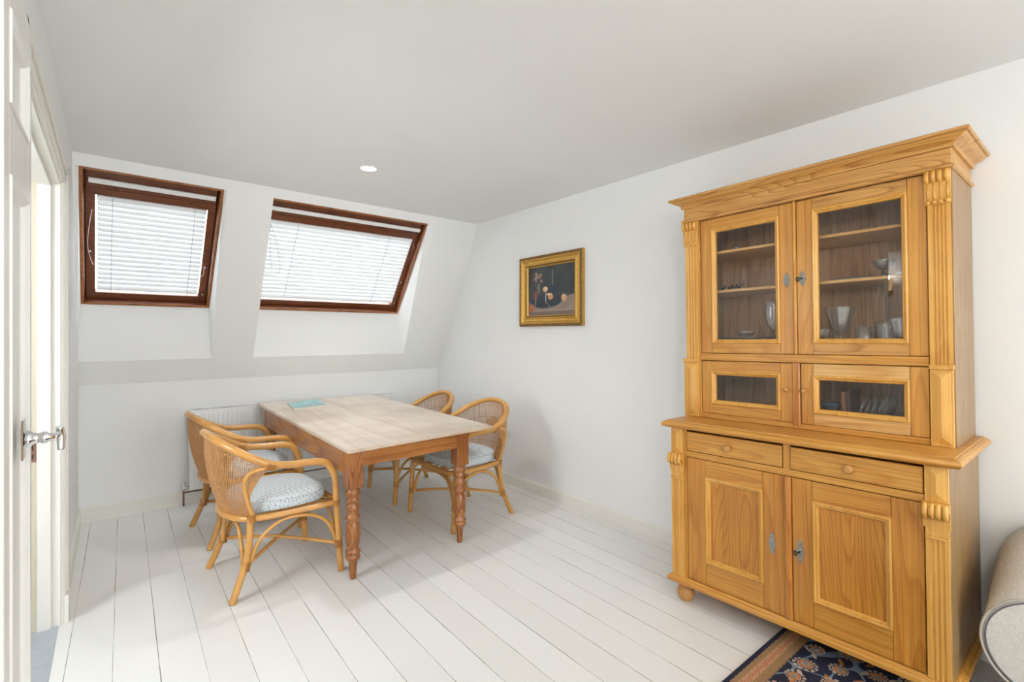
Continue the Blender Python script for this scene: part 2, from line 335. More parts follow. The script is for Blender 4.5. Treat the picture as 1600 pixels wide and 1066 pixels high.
# ------------------------------------------------------------------ mesh helpers
class MB:
    def __init__(s): s.v = []; s.f = []; s.mi = []; s.sm = []
    def add(s, vs, fs, mi=0, smooth=False):
        o = len(s.v); s.v += [tuple(v) for v in vs]
        for f in fs:
            s.f.append(tuple(i + o for i in f)); s.mi.append(mi); s.sm.append(smooth)
    def box(s, x0, x1, y0, y1, z0, z1, mi=0, b=0.0015):
        if x0 > x1: x0, x1 = x1, x0
        if y0 > y1: y0, y1 = y1, y0
        if z0 > z1: z0, z1 = z1, z0
        b = min(b, (x1 - x0) * .45, (y1 - y0) * .45, (z1 - z0) * .45)
        if b <= 0:
            vs = [(x, y, z) for x in (x0, x1) for y in (y0, y1) for z in (z0, z1)]
            s.add(vs, [(0, 1, 3, 2), (4, 6, 7, 5), (0, 4, 5, 1), (2, 3, 7, 6), (0, 2, 6, 4), (1, 5, 7, 3)], mi); return
        bm = bmesh.new(); bmesh.ops.create_cube(bm, size=1)
        for v in bm.verts:
            v.co = Vector(((x0 + x1) / 2 + v.co.x * (x1 - x0), (y0 + y1) / 2 + v.co.y * (y1 - y0), (z0 + z1) / 2 + v.co.z * (z1 - z0)))
        bmesh.ops.bevel(bm, geom=bm.edges[:], offset=b, segments=1, affect='EDGES')
        bm.verts.index_update()
        s.add([v.co[:] for v in bm.verts], [[v.index for v in f.verts] for f in bm.faces], mi); bm.free()
    def tube(s, pts, r, n=8, mi=0, closed=False, sub=6, caps=True, flat=1.0):
        """smooth round bar through the points; r is one radius or one per point"""
        P = [Vector(p) for p in pts]; rr = r if isinstance(r, (list, tuple)) else [r] * len(P)
        if sub > 1 and len(P) > 2:
            Q = []; RR = []; m = len(P); rng = m if closed else m - 1
            for i in range(rng):
                if closed: a, b, c, d = P[(i - 1) % m], P[i], P[(i + 1) % m], P[(i + 2) % m]
                else: a, b, c, d = P[max(i - 1, 0)], P[i], P[i + 1], P[min(i + 2, m - 1)]
                for k in range(sub):
                    t = k / sub
                    Q.append(0.5 * ((2 * b) + (c - a) * t + (2 * a - 5 * b + 4 * c - d) * t * t + (3 * b - a - 3 * c + d) * t ** 3))
                    RR.append(rr[i] + (rr[(i + 1) % m] - rr[i]) * t)
            if not closed: Q.append(P[-1]); RR.append(rr[-1])
            P, rr = Q, RR
        m = len(P)
        T = []
        for i in range(m):
            if closed: t = P[(i + 1) % m] - P[(i - 1) % m]
            else: t = P[min(i + 1, m - 1)] - P[max(i - 1, 0)]
            T.append(t.normalized())
        ref = Vector((0, 0, 1)) if abs(T[0].z) < 0.9 else Vector((1, 0, 0))
        nrm = (ref - T[0] * ref.dot(T[0])).normalized()
        vs = []
        for i in range(m):
            nrm = (nrm - T[i] * nrm.dot(T[i])).normalized(); bi = T[i].cross(nrm)
            for k in range(n):
                a = 2 * math.pi * k / n
                vs.append(P[i] + nrm * math.cos(a) * rr[i] + bi * math.sin(a) * rr[i] * flat)
        fs = []
        for i in range(m if closed else m - 1):
            for k in range(n):
                a = i * n + k; b = i * n + (k + 1) % n; j = ((i + 1) % m) * n
                fs.append((a, b, j + (k + 1) % n, j + k))
        s.add(vs, fs, mi, True)
        if caps and not closed:
            s.add(vs[:n], [tuple(range(n - 1, -1, -1))], mi); s.add(vs[-n:], [tuple(range(n))], mi)
    def lathe(s, prof, c=(0, 0, 0), n=24, mi=0, axis='z', smooth=True, capb=True, capt=True):
        vs = []
        for (r, h) in prof:
            for k in range(n):
                a = 2 * math.pi * k / n; x, y = r * math.cos(a), r * math.sin(a)
                p = {'z': (x, y, h), 'y': (x, h, y), 'x': (h, x, y)}[axis]
                vs.append((p[0] + c[0], p[1] + c[1], p[2] + c[2]))
        fs = []
        for i in range(len(prof) - 1):
            for k in range(n):
                fs.append((i * n + k, i * n + (k + 1) % n, (i + 1) * n + (k + 1) % n, (i + 1) * n + k))
        s.add(vs, fs, mi, smooth)
        if capb and prof[0][0] > 1e-5: s.add(vs[:n], [tuple(range(n - 1, -1, -1))], mi)
        if capt and prof[-1][0] > 1e-5: s.add(vs[-n:], [tuple(range(n))], mi)
    def prism(s, poly, a, b, axis='z', mi=0, smooth=False):
        """poly (u,v) extruded a..b; axis z:(u,v)=(x,y)  y:(x,z)  x:(y,z)"""
        def P(u, v, t): return {'z': (u, v, t), 'y': (u, t, v), 'x': (t, u, v)}[axis]
        n = len(poly); vs = [P(u, v, a) for u, v in poly] + [P(u, v, b) for u, v in poly]
        s.add(vs, [(i, (i + 1) % n, n + (i + 1) % n, n + i) for i in range(n)], mi, smooth)
        s.add(vs, [tuple(range(n - 1, -1, -1)), tuple(range(n, 2 * n))], mi)
    def ring(s, x0, x1, z0, z1, prof, mi=0, plane='xz', mat4=None):
        """mitred rectangular moulding; prof = [(inset, y)...]; x0..x1, z0..z1 is the outer rectangle"""
        vs = []
        for (d, h) in prof:
            for (x, z) in ((x0 + d, z0 + d), (x1 - d, z0 + d), (x1 - d, z1 - d), (x0 + d, z1 - d)):
                p = {'xz': (x, h, z), 'xy': (x, z, h), 'yz': (h, x, z)}[plane]
                vs.append(p)
        fs = []
        for i in range(len(prof) - 1):
            for k in range(4):
                fs.append((i * 4 + k, i * 4 + (k + 1) % 4, (i + 1) * 4 + (k + 1) % 4, (i + 1) * 4 + k))
        s.add(vs, fs, mi)
    def crown(s, x0, x1, yf, yb, prof, mi=0):
        """moulding round the front and both sides; prof = [(outward, z)...]"""
        vs = []
        for (o, z) in prof:
            for (x, y) in ((x0 - o, yb), (x0 - o, yf - o), (x1 + o, yf - o), (x1 + o, yb)):
                vs.append((x, y, z))
        fs = []
        for i in range(len(prof) - 1):
            for k in range(3):
                fs.append((i * 4 + k, i * 4 + k + 1, (i + 1) * 4 + k + 1, (i + 1) * 4 + k))
        s.add(vs, fs, mi)
        n = len(prof)
        s.add(vs, [tuple(i * 4 for i in range(n)), tuple(i * 4 + 3 for i in range(n - 1, -1, -1))], mi)
    def build(s, name, mats, parent=None, xf=None):
        me = bpy.data.meshes.new(name)
        me.from_pydata(s.v, [], s.f)
        if not isinstance(mats, (list, tuple)): mats = [mats]
        for m in mats: me.materials.append(m)
        me.polygons.foreach_set('material_index', s.mi)
        me.polygons.foreach_set('use_smooth', s.sm)
        bm = bmesh.new(); bm.from_mesh(me)
        bmesh.ops.remove_doubles(bm, verts=bm.verts[:], dist=1e-5)
        bmesh.ops.recalc_face_normals(bm, faces=bm.faces[:])
        bm.to_mesh(me); bm.free(); me.update()
        o = bpy.data.objects.new(name, me); col.objects.link(o)
        if parent is not None: o.parent = parent
        if xf is not None: o.matrix_basis = xf
        return o

def tag(o, label=None, cat=None, group=None, kind=None):
    if label: o['label'] = label
    if cat: o['category'] = cat
    if group: o['group'] = group
    if kind: o['kind'] = kind
    return o
def struct(name, mb, mats, xf=None):
    o = mb.build(name, mats, None, xf); o['kind'] = 'structure'; return o
def thing(name, label, cat, loc=(0, 0, 0), rz=0, group=None, xf=None):
    o = bpy.data.objects.new(name, None); col.objects.link(o); o.empty_display_size = 0.05
    if xf is not None: o.matrix_basis = xf
    else: o.location = loc; o.rotation_euler = (0, 0, rz)
    return tag(o, label, cat, group)
def copy_tree(o, parent=None):
    c = o.copy(); col.objects.link(c); c.parent = parent
    for ch in o.children: copy_tree(ch, c)
    return c

# ------------------------------------------------------------------ room shell
XL, XR, ZC, YF = -0.19, 2.86, 2.49, 4.775
FR = Matrix.Translation((-0.175, YF, 0)) @ Matrix.Rotation(R(1.2), 4, 'Z')   # frame of the far wall
FOLD = -0.76
def SL(z): return FOLD * (z - 1.0) / (ZC - 1.0)                 # inner slope
WT, WB = (-0.712, 2.429), (-0.0947, 1.599)                       # head and sill of the window plane
W1, W2 = (0.0, 0.79), (1.032, 2.475)
O1, O2 = (-0.02, 0.808), (1.12, 2.552)
m = MB()
m.box(-1.5, XR + .2, YB - .2, 5.1, -0.1, 0.0, b=0)
fl = struct('floor', m, M['floor'])
m = MB()
m.box(-1.5, XR + .2, YB - .2, YF + FOLD + 0.12, ZC, ZC + 0.1, b=0)
struct('ceiling', m, M['ceiling'])
m = MB(); m.box(XR, XR + 0.12, YB, 5.1, 0, ZC, b=0); struct('wall_right', m, M['wall'])
# far wall: knee wall, roof slope, reveals of the two roof windows
m = MB()
def q(*p): m.add(p, [tuple(range(len(p)))])
X0, X1 = -0.05, 3.12
q((X0, 0, 0), (X1, 0, 0), (X1, 0, 1.0), (X0, 0, 1.0))
zs, zt = 1.18, 2.42
def sp(x, z): return (x, SL(z), z)
q(sp(X0, 1.0), sp(X1, 1.0), sp(X1, zs), sp(X0, zs))
q(sp(O1[1], zs), sp(O2[0], zs), sp(O2[0], zt), sp(O1[1], zt))
q(sp(O2[1], zs), sp(X1, zs), sp(X1, zt), sp(O2[1], zt))
q(sp(X0, zs), sp(O1[0], zs), sp(O1[0], zt), sp(X0, zt))
q(sp(X0, zt), sp(X1, zt), sp(X1, ZC + .02), sp(X0, ZC + .02))
for (a, b), (c, d) in ((O1, W1), (O2, (O2[0], W2[1]))):
    q(sp(a, zs), sp(b, zs), (d, WB[0], WB[1]), (c, WB[0], WB[1]))          # apron below the window
    q(sp(b, zs), sp(b, zt), (d, WT[0], WT[1]), (d, WB[0], WB[1]))          # right reveal
    q(sp(a, zs), (c, WB[0], WB[1]), (c, WT[0], WT[1]), sp(a, zt))          # left reveal
    q(sp(a, zt), (c, WT[0], WT[1]), (d, WT[0], WT[1]), sp(b, zt))          # head
struct('wall_far', m, M['wall'], FR)
# left wall with two door openings
D1, D2, ZD = (0.42, 1.30), (1.80, 3.165), 2.10
m = MB(); T = 0.14
for a, b in ((YB, D1[0]), (D1[1], D2[0]), (D2[1], 4.95)): m.box(XL - T, XL, a, b, 0, ZC, b=0)
for a, b in (D1, D2): m.box(XL - T, XL, a, b, ZD, ZC, b=0)
struct('wall_left', m, M['wall'])
# back wall, with two windows added to let in fill light
m = MB(); wz = (0.75, 2.2)
for a, b in ((-1.5, 0.0), (1.1, 1.5), (2.6, XR + .12)): m.box(a, b, YB - .1, YB, 0, ZC, b=0)
for a, b in ((0.0, 1.1), (1.5, 2.6)):
    m.box(a, b, YB - .1, YB, 0, wz[0], b=0); m.box(a, b, YB - .1, YB, wz[1], ZC, b=0)
struct('wall_back', m, M['wall'])
for i, (a, b) in enumerate(((0.0, 1.1), (1.5, 2.6))):
    m = MB(); m.ring(a, b, wz[0], wz[1], [(0, YB + .01), (0.05, YB + .01), (.05, YB - .05), (0, YB - .05)])
    m.box((a + b) / 2 - .02, (a + b) / 2 + .02, YB - .05, YB, wz[0], wz[1])
    f = struct('window_%d' % (i + 3), m, M['gloss_white'])  # frame of an added back window, out of view
# hall behind the left wall
m = MB()
for a, b in ((-.2, 1.66), (2.5, 4.2)): m.box(-1.5, -1.38, a, b, 0, ZC, b=0)
m.box(-1.5, -1.38, 1.66, 2.5, 0, 1.05, b=0); m.box(-1.5, -1.38, 1.66, 2.5, 2.2, ZC, b=0); m.box(-1.5, XL - T, -.3, -.2, 0, ZC, b=0); m.box(-1.5, XL - T, 4.2, 4.3, 0, ZC, b=0)
struct('wall_hall', m, M['wall'])
m = MB(); m.ring(1.66, 2.5, 1.05, 2.2, [(0, -1.372), (.05, -1.372), (.05, -1.42), (0, -1.42)], plane='yz')  # added hall window, an opening for the fill light
m.box(-1.41, -1.385, 2.06, 2.10, 1.08, 2.17)
struct('window_5', m, M['gloss_white'])

# skirting boards
m = MB(); m.prism([(XR, 0), (XR - .016, 0), (XR - .016, .078), (XR - .011, .086), (XR - .004, .09), (XR, .09)], YB, 4.86, 'y')
# (prism axis y takes (x, z))
struct('baseboard_right', m, M['gloss_white'])
m = MB(); m.prism([(XL, 0), (XL + .016, 0), (XL + .016, .098), (XL + .010, .107), (XL, .11)], 3.245, 4.78, 'y')
m.prism([(XL, 0), (XL + .016, 0), (XL + .016, .098), (XL + .010, .107), (XL, .11)], 1.37, 1.72, 'y')
struct('baseboard_left', m, M['gloss_white'])
m = MB(); m.prism([(0, 0), (-.016, 0), (-.016, .098), (-.010, .107), (0, .11)], 0.0, 0.62, 'x')
m.prism([(0, 0), (-.016, 0), (-.016, .098), (-.010, .107), (0, .11)], 0.62, 3.03, 'x')
struct('baseboard_far', m, M['gloss_white'], FR)

# far doorway: jamb lining, stop, architrave
m = MB(); m2 = MB()
ya, yb = D2
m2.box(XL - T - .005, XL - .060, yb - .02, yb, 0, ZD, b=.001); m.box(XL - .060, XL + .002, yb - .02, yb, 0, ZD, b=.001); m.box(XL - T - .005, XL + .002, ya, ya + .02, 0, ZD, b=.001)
struct('trim_4', m2, simple('darker_beige_jamb', (.60, .55, .43), .5, noise=.03))  # hall side of the jamb, a darker beige than its room side
m.box(XL - T - .005, XL + .002, ya + .02, yb - .02, ZD - .02, ZD, b=.001)
m.box(XL - .078, XL - .030, yb - .034, yb - .02, 0, ZD - .02, b=.002); m.box(XL - .078, XL - .030, ya + .02, ya + .034, 0, ZD - .02, b=.002)
m.box(XL - .078, XL - .030, ya + .034, yb - .034, ZD - .034, ZD - .02, b=.002)
def arch(m, ya, yb):
    for (e0, e1, th) in ((0.0, .074, .014), (.010, .030, .020), (.052, .0755, .026)):
        m.box(XL, XL + th, yb + e0 - .008, yb + e1, 0, ZD + e1, b=.002)
        m.box(XL, XL + th, ya - e1, ya - e0 + .008, 0, ZD + e1, b=.002)
        m.box(XL, XL + th, ya - e1, yb + e1, ZD + e0 - .008, ZD + e1, b=.002)
arch(m, ya, yb)
m.box(XL - .03, XL + .03, yb - .006, yb + .083, 0, .13, b=.002)
trim = struct('trim_1', m, M['gloss_white'])
# strike plate on the jamb
m = MB(); m.box(XL - .112, XL - .082, yb - .0225, yb - .02, .785, .90, 0, b=.0008)
m.box(XL - .105, XL - .09, yb - .0235, yb - .0215, .84, .875, 1, b=0); m.box(XL - .105, XL - .09, yb - .0235, yb - .0215, .80, .822, 1, b=0)
tag(m.build('strike_plate', [M['copper'], M['dark']]), 'worn brass strike plate set in the door jamb left of the wall', 'strike plate')
m = MB(); m.box(XL - T - .03, XL - .005, ya, yb, 0.0, .004, b=.001)
struct('trim_2', m, M['threshold'])
m = MB()
ya, yb = D1
m.box(XL - T - .005, XL + .002, yb - .02, yb, 0, ZD, b=.001); m.box(XL - T - .005, XL + .002, ya, ya + .02, 0, ZD, b=.001)
m.box(XL - T - .005, XL + .002, ya + .02, yb - .02, ZD - .02, ZD, b=.001)
struct('trim_3', m, M['gloss_white'])

# white panel door folded back against the left wall
dx = XL + .005; DT = .028; dy0, dy1, dzt = 1.315, 1.722, 2.13
root = bpy.data.objects.new('door_1', None); col.objects.link(root); root.location = (dx, dy0, 0)
root['kind'] = 'structure'
m = MB()
W_ = dy1 - dy0; st = .066
def db(y0, y1, z0, z1, x0=0, x1=DT): m.box(x0, x1, y0, y1, z0, z1, b=.0015)
db(0, st, .008, dzt); db(W_ - st, W_, .008, dzt)
for z0, z1 in ((.008, .23), (1.69, 1.83), (2.02, dzt)): db(st, W_ - st, z0, z1)
for z0, z1 in ((.23, 1.69), (1.83, 2.02)):
    db(st, W_ - st, z0, z1, .006, DT - .012)
    m.ring(st, W_ - st, z0, z1, [(0, DT), (0.003, DT + .004), (.014, DT - .004), (.018, DT - .012)], plane='yz')
m.build('door_leaf', M['door_white'], root)
hy, hz = W_ - .165, 1.135
m = MB(); m.box(DT, DT + .004, hy - .023, hy + .023, hz - .045, hz + .045, b=.0015)
m.lathe([(.012, DT + .004), (.019, DT + .006), (.019, DT + .014), (.013, DT + .018), (.011, DT + .028), (.014, DT + .034), (.014, DT + .040), (.010, DT + .044), (.009, DT + .056)], (0, hy, hz), 16, axis='x')
m.tube([(DT + .05, hy, hz), (DT + .056, hy + .03, hz - .001), (DT + .058, hy + .072, hz - .004)], [.008, .007, .006], 8)
m.tube([(DT + .058, hy + .070, hz + .012), (DT + .060, hy + .076, hz - .012), (DT + .060, hy + .070, hz - .045)], [.0075, .009, .006], 8)
h = m.build('door_handle', M['chrome'], root); h['label'] = 'polished chrome lever handle'

# light switch, seen nearly edge-on
m = MB(); m.box(XL, XL + .009, 3.33, 3.415, 1.40, 1.485, b=.002); m.box(XL + .009, XL + .014, 3.36, 3.385, 1.43, 1.455, b=.001)
tag(m.build('light_switch', M['plastic']), 'white light switch on the left wall beside the door architrave', 'light switch')

# wall lamps: one in the hall (mirrored in the cabinet glass), the others added behind the camera for fill
def sconce(x, y, z, d, label, power):
    """d = +1 projects towards +x, -1 towards -x"""
    t = thing('wall_sconce', label, 'wall lamp', (x, y, z), 0 if d > 0 else math.pi, group='amber glass wall lamps')
    m = MB(); m.lathe([(.001, 0), (.045, 0), (.04, .012), (.012, .02)], (0, 0, -.08), 16, axis='x'); m.tube([(0.01, 0, -.08), (.06, 0, -.10), (.11, 0, -.07)], .007); m.build('bracket', M['iron'], t)
    m = MB(); m.lathe([(.045, -.06), (.06, 0), (.07, .07)], (.11, 0, 0), 20, capt=False); m.build('lamp_shade', M['shade_lit'], t)
    l = bpy.data.lights.new('wall_lamp_glow', 'POINT'); l.energy = power; l.color = (1, .985, .96); l.shadow_soft_size = .03
    o = bpy.data.objects.new('wall_lamp_glow', l); col.objects.link(o); o.location = (x + d * .11, y, z + .10)
sconce(-1.38, 1.53, 1.88, 1, 'lit amber glass wall lamp in the hall, mirrored in the cabinet glass', 4)
sconce(XL, -.55, 1.78, 1, 'added amber glass fill lamp on the left wall just behind the camera', 26)
sconce(XL, -2.9, 1.78, 1, 'added amber glass fill lamp on the left wall near the back wall', 20)
sconce(XR, -2.3, 1.78, -1, 'added amber glass fill lamp on the right wall behind the sofa', 4)

# ------------------------------------------------------------------ roof windows with blinds
tv = Vector((0, WT[0] - WB[0], WT[1] - WB[1])); LW = tv.length; tv.normalize()
nv = Vector((0, -tv.z, tv.y))                                   # points into the room
def win_matrix(x0):
    mm = Matrix((( -0 + 1, 0, 0, x0), (0, -nv.y, tv.y, WB[0]), (0, -nv.z, tv.z, WB[1]), (0, 0, 0, 1)))
    return FR @ mm            # local x = across, y = outwards, z = up the window
def make_window(idx, x0, x1, desc):
    Wd = x1 - x0
    root = bpy.data.objects.new('window_%d' % idx, None); col.objects.link(root)
    root.matrix_basis = win_matrix(x0); root['kind'] = 'structure'
    m = MB()
    m.ring(0, Wd, 0, LW, [(0, .13), (0, -.010), (.004, -.012), (.016, -.012), (.019, -.008)], 1)
    m.ring(.019, Wd - .019, .019, LW - .019, [(0, -.008), (.004, .002), (.010, .075), (.022, .080), (.022, .13)], 0)
    m.build('window_frame', [M['brown_frame'], M['brown_edge']], root)
    # vent flap: pale aluminium strip under the head, with brown bar below it
    m = MB(); m.box(.045, Wd - .04, .012, .030, LW - .112, LW - .080, b=.001)
    f = m.build('vent_flap', M['plastic'], root); f['label'] = 'white ventilation flap'
    m = MB(); m.box(.032, Wd - .032, .034, .075, LW - .150, LW - .022, b=.002)
    m.ring(.030, Wd - .030, .030, LW - .150, [(0, .075), (0, .032), (.048, .032), (.050, .036), (.050, .078)], 0)
    s_ = m.build('sash', M['brown_frame'], root)
    m = MB(); m.box(.075, Wd - .075, .066, .070, .075, LW - .19, b=0)
    m.build('pane', M['pane'], s_)
    m = MB()
    for (x, z) in ((.050, LW * .40), (Wd - .052, LW * .34), (Wd - .052, .10)):
        m.lathe([(.007, .031), (.007, .027), (.004, .025), (.002, .025)], (x, 0, z), 10, axis='y')
    m.build('screw', M['chrome'], s_)
    return root, Wd
def make_blind(x0, x1, label):
    Wd = x1 - x0
    t = thing('venetian_blind', label, 'blind', xf=win_matrix(x0), group='white venetian blinds in the roof windows')
    a, b = .087, Wd - .087
    zb, zt_ = .128, LW - .222
    m = MB(); m.box(a, b, .016, .040, LW - .225, LW - .198, b=.002); m.build('headrail', M['slat'], t)
    m = MB()
    n = 18; pitch = (zt_ - zb) / n
    for k in range(n):
        z = zb + pitch * (k + .5)
        pr = []
        hw = pitch * .66
        for j in range(6):
            u = -1 + 2 * j / 5
            bulge = .0095 * (1 - u * u)
            pr.append((a + .004, .026 + u * .0085 - bulge, z + u * hw))
        vs = pr + [(b - .004, p[1], p[2]) for p in pr]
        m.add(vs, [(j, j + 1, 6 + j + 1, 6 + j) for j in range(5)], 0, True)
    m.build('slats', M['slat'], t)
    m = MB(); m.box(a, b, .016, .034, .113, .127, b=.003); m.build('bottom_rail', M['slat'], t)
    for fx in ((.21, .80) if Wd < 1 else (.22, .78)):
        m = MB(); m.tube([(Wd * fx, .014, .10), (Wd * fx, .013, LW * .5), (Wd * fx, .014, LW - .205)], .0014, 5, sub=2)
        m.build('ladder_cord', M['cord'], t)
    for ex in (a + .003, b - .003):
        m = MB(); pts = []
        for k in range(2 * n + 1):
            pts.append((ex + (.003 if k % 2 else -.003), .014, zb + (zt_ - zb) * k / (2 * n)))
        m.tube(pts, .0016, 4, sub=1); m.build('ladder_cord', M['cord'], t)
    return t
make_window(1, W1[0], W1[1], '')
make_window(2, W2[0], W2[1], '')
tb = make_blind(W1[0], W1[1], 'white venetian blind in the narrow left roof window, beside the left wall')
m = MB(); m.tube([(.062, .016, LW - .30), (.044, .010, LW * .56), (.040, .008, LW * .44), (.060, .012, LW * .33), (.072, .012, LW * .31)], .0018, 5); m.build('pull_cord', M['cord_white'], tb)
m = MB(); m.tube([(.725, .014, LW * .36), (.728, .008, LW * .30), (.715, .012, LW * .27), (.70, .012, LW * .30)], .0018, 5); m.build('pull_cord', M['cord_white'], tb)
tb = make_blind(W2[0], W2[1], 'white venetian blind in the wide right roof window, nearer the picture')
Wd2 = W2[1] - W2[0]
m = MB(); m.tube([(.10, .012, LW - .21), (.14, .008, LW * .55), (.17, .006, LW * .40)], .0014, 5); m.tube([(.10, .012, LW - .21), (.20, .008, LW * .55), (.235, .006, LW * .36), (.12, .006, LW * .33)], .0014, 5); m.build('pull_cord', M['cord'], tb)
m = MB(); m.tube([(Wd2 - .07, .004, LW - .23), (Wd2 - .05, -.02, LW * .6), (Wd2 - .018, -.03, LW * .28)], .0016, 5); m.tube([(Wd2 - .07, .004, LW - .23), (Wd2 - .02, -.02, LW * .62), (Wd2 - .016, -.03, LW * .28)], .0016, 5)
m.tube([(Wd2 - .017, -.03, LW * .29), (Wd2 - .017, -.03, LW * .26)], .004, 6); m.build('pull_cord', M['copper'], tb)

# ------------------------------------------------------------------ ceiling spotlights
def downlight(x, y, label, power=34):
    t = thing('ceiling_spotlight', label, 'spotlight', (x, y, ZC), group='recessed ceiling spotlights')
    m = MB(); m.lathe([(.049, -.001), (.051, -.006), (.066, -.005), (.071, -.001)], n=32, capb=False, capt=False); m.build('trim_ring', M['plastic'], t)
    m = MB(); m.lathe([(.001, -.0035), (.035, -.004), (.050, -.002)], n=32, capb=False, capt=False); m.build('lamp', M['bulb'], t)
    l = bpy.data.lights.new('spotlight_beam', 'SPOT'); l.energy = power; l.color = (1.0, .985, .96); l.spot_size = R(125); l.spot_blend = .8; l.shadow_soft_size = .09
    o = bpy.data.objects.new('spotlight_beam', l); col.objects.link(o); o.location = (x, y, ZC - .012)
    return t
downlight(1.335, 3.17, 'lit recessed round spotlight in the ceiling above the table', 43)
downlight(1.335, .70, 'added recessed round ceiling spotlight for fill near the middle of the room', 9)  # this spotlight and the next are added out of view for fill
downlight(1.335, -1.77, 'added recessed round ceiling spotlight for fill towards the back wall', 14)

# ------------------------------------------------------------------ radiator
RD = FR @ Matrix.Translation((0.655, 0, 0))
t = thing('radiator', 'white double panel radiator with ribbed front, under the roof windows behind the table', 'radiator', xf=RD)
RW, z0, z1 = 1.80, .125, .765
m = MB()
prof = []
m.box(0, RW, -.100, -.094, z0, z1, b=.003)
nr = 52; pw = (RW - .05) / nr
for k in range(nr):
    x = .025 + pw * (k + .5)
    m.prism([(x - pw * .30, -.099), (x - pw * .20, -.108), (x + pw * .20, -.108), (x + pw * .30, -.099)], z0 + .035, z1 - .035, 'z')
m.box(0, RW, -.102, -.096, z1 - .02, z1, b=.002); m.box(0, RW, -.102, -.096, z0, z0 + .02, b=.002)
m.build('front_panel', M['metal_white'], t)
m = MB(); m.box(0.0, RW, -.035, -.028, z0, z1, b=.002); m.build('rear_panel', M['metal_white'], t)
for xa in (0, RW - .006):
    m = MB(); m.box(xa, xa + .006, -.0935, -.0355, z0 + .01, z1 + .002, b=.001); m.build('side_grille', M['metal_white'], t)
m = MB(); m.box(.006, RW - .006, -.092, -.036, z1 - .012, z1 - .008, 1, b=0)
for k in range(150):
    x = .012 + (RW - .024) * k / 149
    m.box(x - .0022, x + .0022, -.094, -.034, z1 - .004, z1 + .003, 0, b=0)
m.build('top_grille', [M['metal_white'], M['dark']], t)
for x in (.35, 1.45):
    m = MB(); m.box(x - .02, x + .02, -.028, -.001, z0 + .1, z1 - .1, b=.001); m.build('wall_bracket', M['metal_white'], t)
m = MB(); m.lathe([(.013, -.012), (.013, .02), (.016, .024), (.016, .05), (.012, .055)], (-.035, -.06, z0 + .01), 12); m.tube([(-.035, -.06, z0 + .02), (.005, -.06, z0 + .02)], .010, 8); m.build('valve', M['chrome'], t)
m = MB(); m.tube([(-.035, -.06, 0.0), (-.035, -.06, z0)], .0065, 8)
m.tube([(-.03, -.02, z0 - .03), (.8, -.02, z0 - .028), (RW + .02, -.02, z0 - .03)], .0055, 8, sub=1); m.build('pipe', M['copper'], t)

# ------------------------------------------------------------------ wall socket
t = thing('wall_socket', 'white double power socket low on the right wall behind the rattan chair', 'socket', (XR, 3.595, .455))
m = MB(); m.box(-.0102, 0, -.074, .074, -.043, .043, b=.003); m.build('faceplate', M['plastic'], t)
for s in (-1, 1):
    m = MB(); c = s * .038
    m.box(-.0108, -.0095, c - .003, c + .003, .004, .014, b=0)
    for k in (-1, 1): m.box(-.0108, -.0095, c + k * .011 - .004, c + k * .011 + .004, -.014, -.010, b=0)
    m.build('pin_slots', M['dark'], t)
for s in (-.012, .012):
    m = MB(); m.box(-.0135, -.010, s - .006, s + .006, .016, .030, b=.001); m.build('rocker_switch', M['plastic'], t)

# ------------------------------------------------------------------ framed still life
PYA, PYB, PZA, PZB = 2.622, 3.372, 1.445, 2.05
t = thing('framed_painting', 'dark still life painting in an ornate gilt frame on the right wall', 'painting', (XR, (PYA + PYB) / 2, (PZA + PZB) / 2))
pw, ph = (PYB - PYA) / 2, (PZB - PZA) / 2
m = MB()
m.ring(-pw, pw, -ph, ph, [(0, 0), (0, -.030)], 0, 'yz')
m.ring(-pw, pw, -ph, ph, [(0, -.030), (.004, -.040), (.016, -.043), (.024, -.038)], 1, 'yz')
m.ring(-pw, pw, -ph, ph, [(.024, -.038), (.030, -.040), (.036, -.037), (.048, -.026), (.062, -.024), (.070, -.030), (.076, -.030)], 0, 'yz')
m.ring(-pw, pw, -ph, ph, [(.076, -.030), (.080, -.031), (.088, -.022)], 1, 'yz')
m.ring(-pw, pw, -ph, ph, [(.088, -.022), (.096, -.016), (.098, -.006)], 0, 'yz')
for sgn in (-1, 1):
    n = 34
    for k in range(n):
        y = -pw + .02 + (2 * pw - .04) * k / (n - 1)
        m.lathe([(.001, -.048), (.0065, -.043), (.0075, -.038)], (0, y, sgn * (ph - .011)), 6, 1, axis='x')
    n = 28
    for k in range(n):
        z = -ph + .02 + (2 * ph - .04) * k / (n - 1)
        m.lathe([(.001, -.048), (.0065, -.043), (.0075, -.038)], (0, sgn * (pw - .011), z), 6, 1, axis='x')
m.build('gilt_frame', [M['gold'], M['gold_dark']], t)

def grid_color(name, nx, ny, fpos, fcol, mat, parent=None):
    vs = []; cs = []
    for j in range(ny):
        for i in range(nx):
            u, v = i / (nx - 1), j / (ny - 1)
            vs.append(fpos(u, v)); cs.append(fcol(u, v))
    fs = [(j * nx + i, j * nx + i + 1, (j + 1) * nx + i + 1, (j + 1) * nx + i) for j in range(ny - 1) for i in range(nx - 1)]
    me = bpy.data.meshes.new(name); me.from_pydata(vs, [], fs); me.materials.append(mat)
    at = me.color_attributes.new('pattern', 'FLOAT_COLOR', 'POINT')
    flat = []
    for c in cs: flat += [c[0], c[1], c[2], 1.0]
    at.data.foreach_set('color', flat)
    me.update()
    o = bpy.data.objects.new(name, me); col.objects.link(o)
    if parent: o.parent = parent
    return o
def mixc(a, b, t):
    t = max(0, min(1, t)); return tuple(x + (y - x) * t for x, y in zip(a, b))
_r = random.Random(3)
PN = [(_r.random() * 40 - 20, _r.random() * 40 - 20, _r.random() * 6.28) for _ in range(8)]
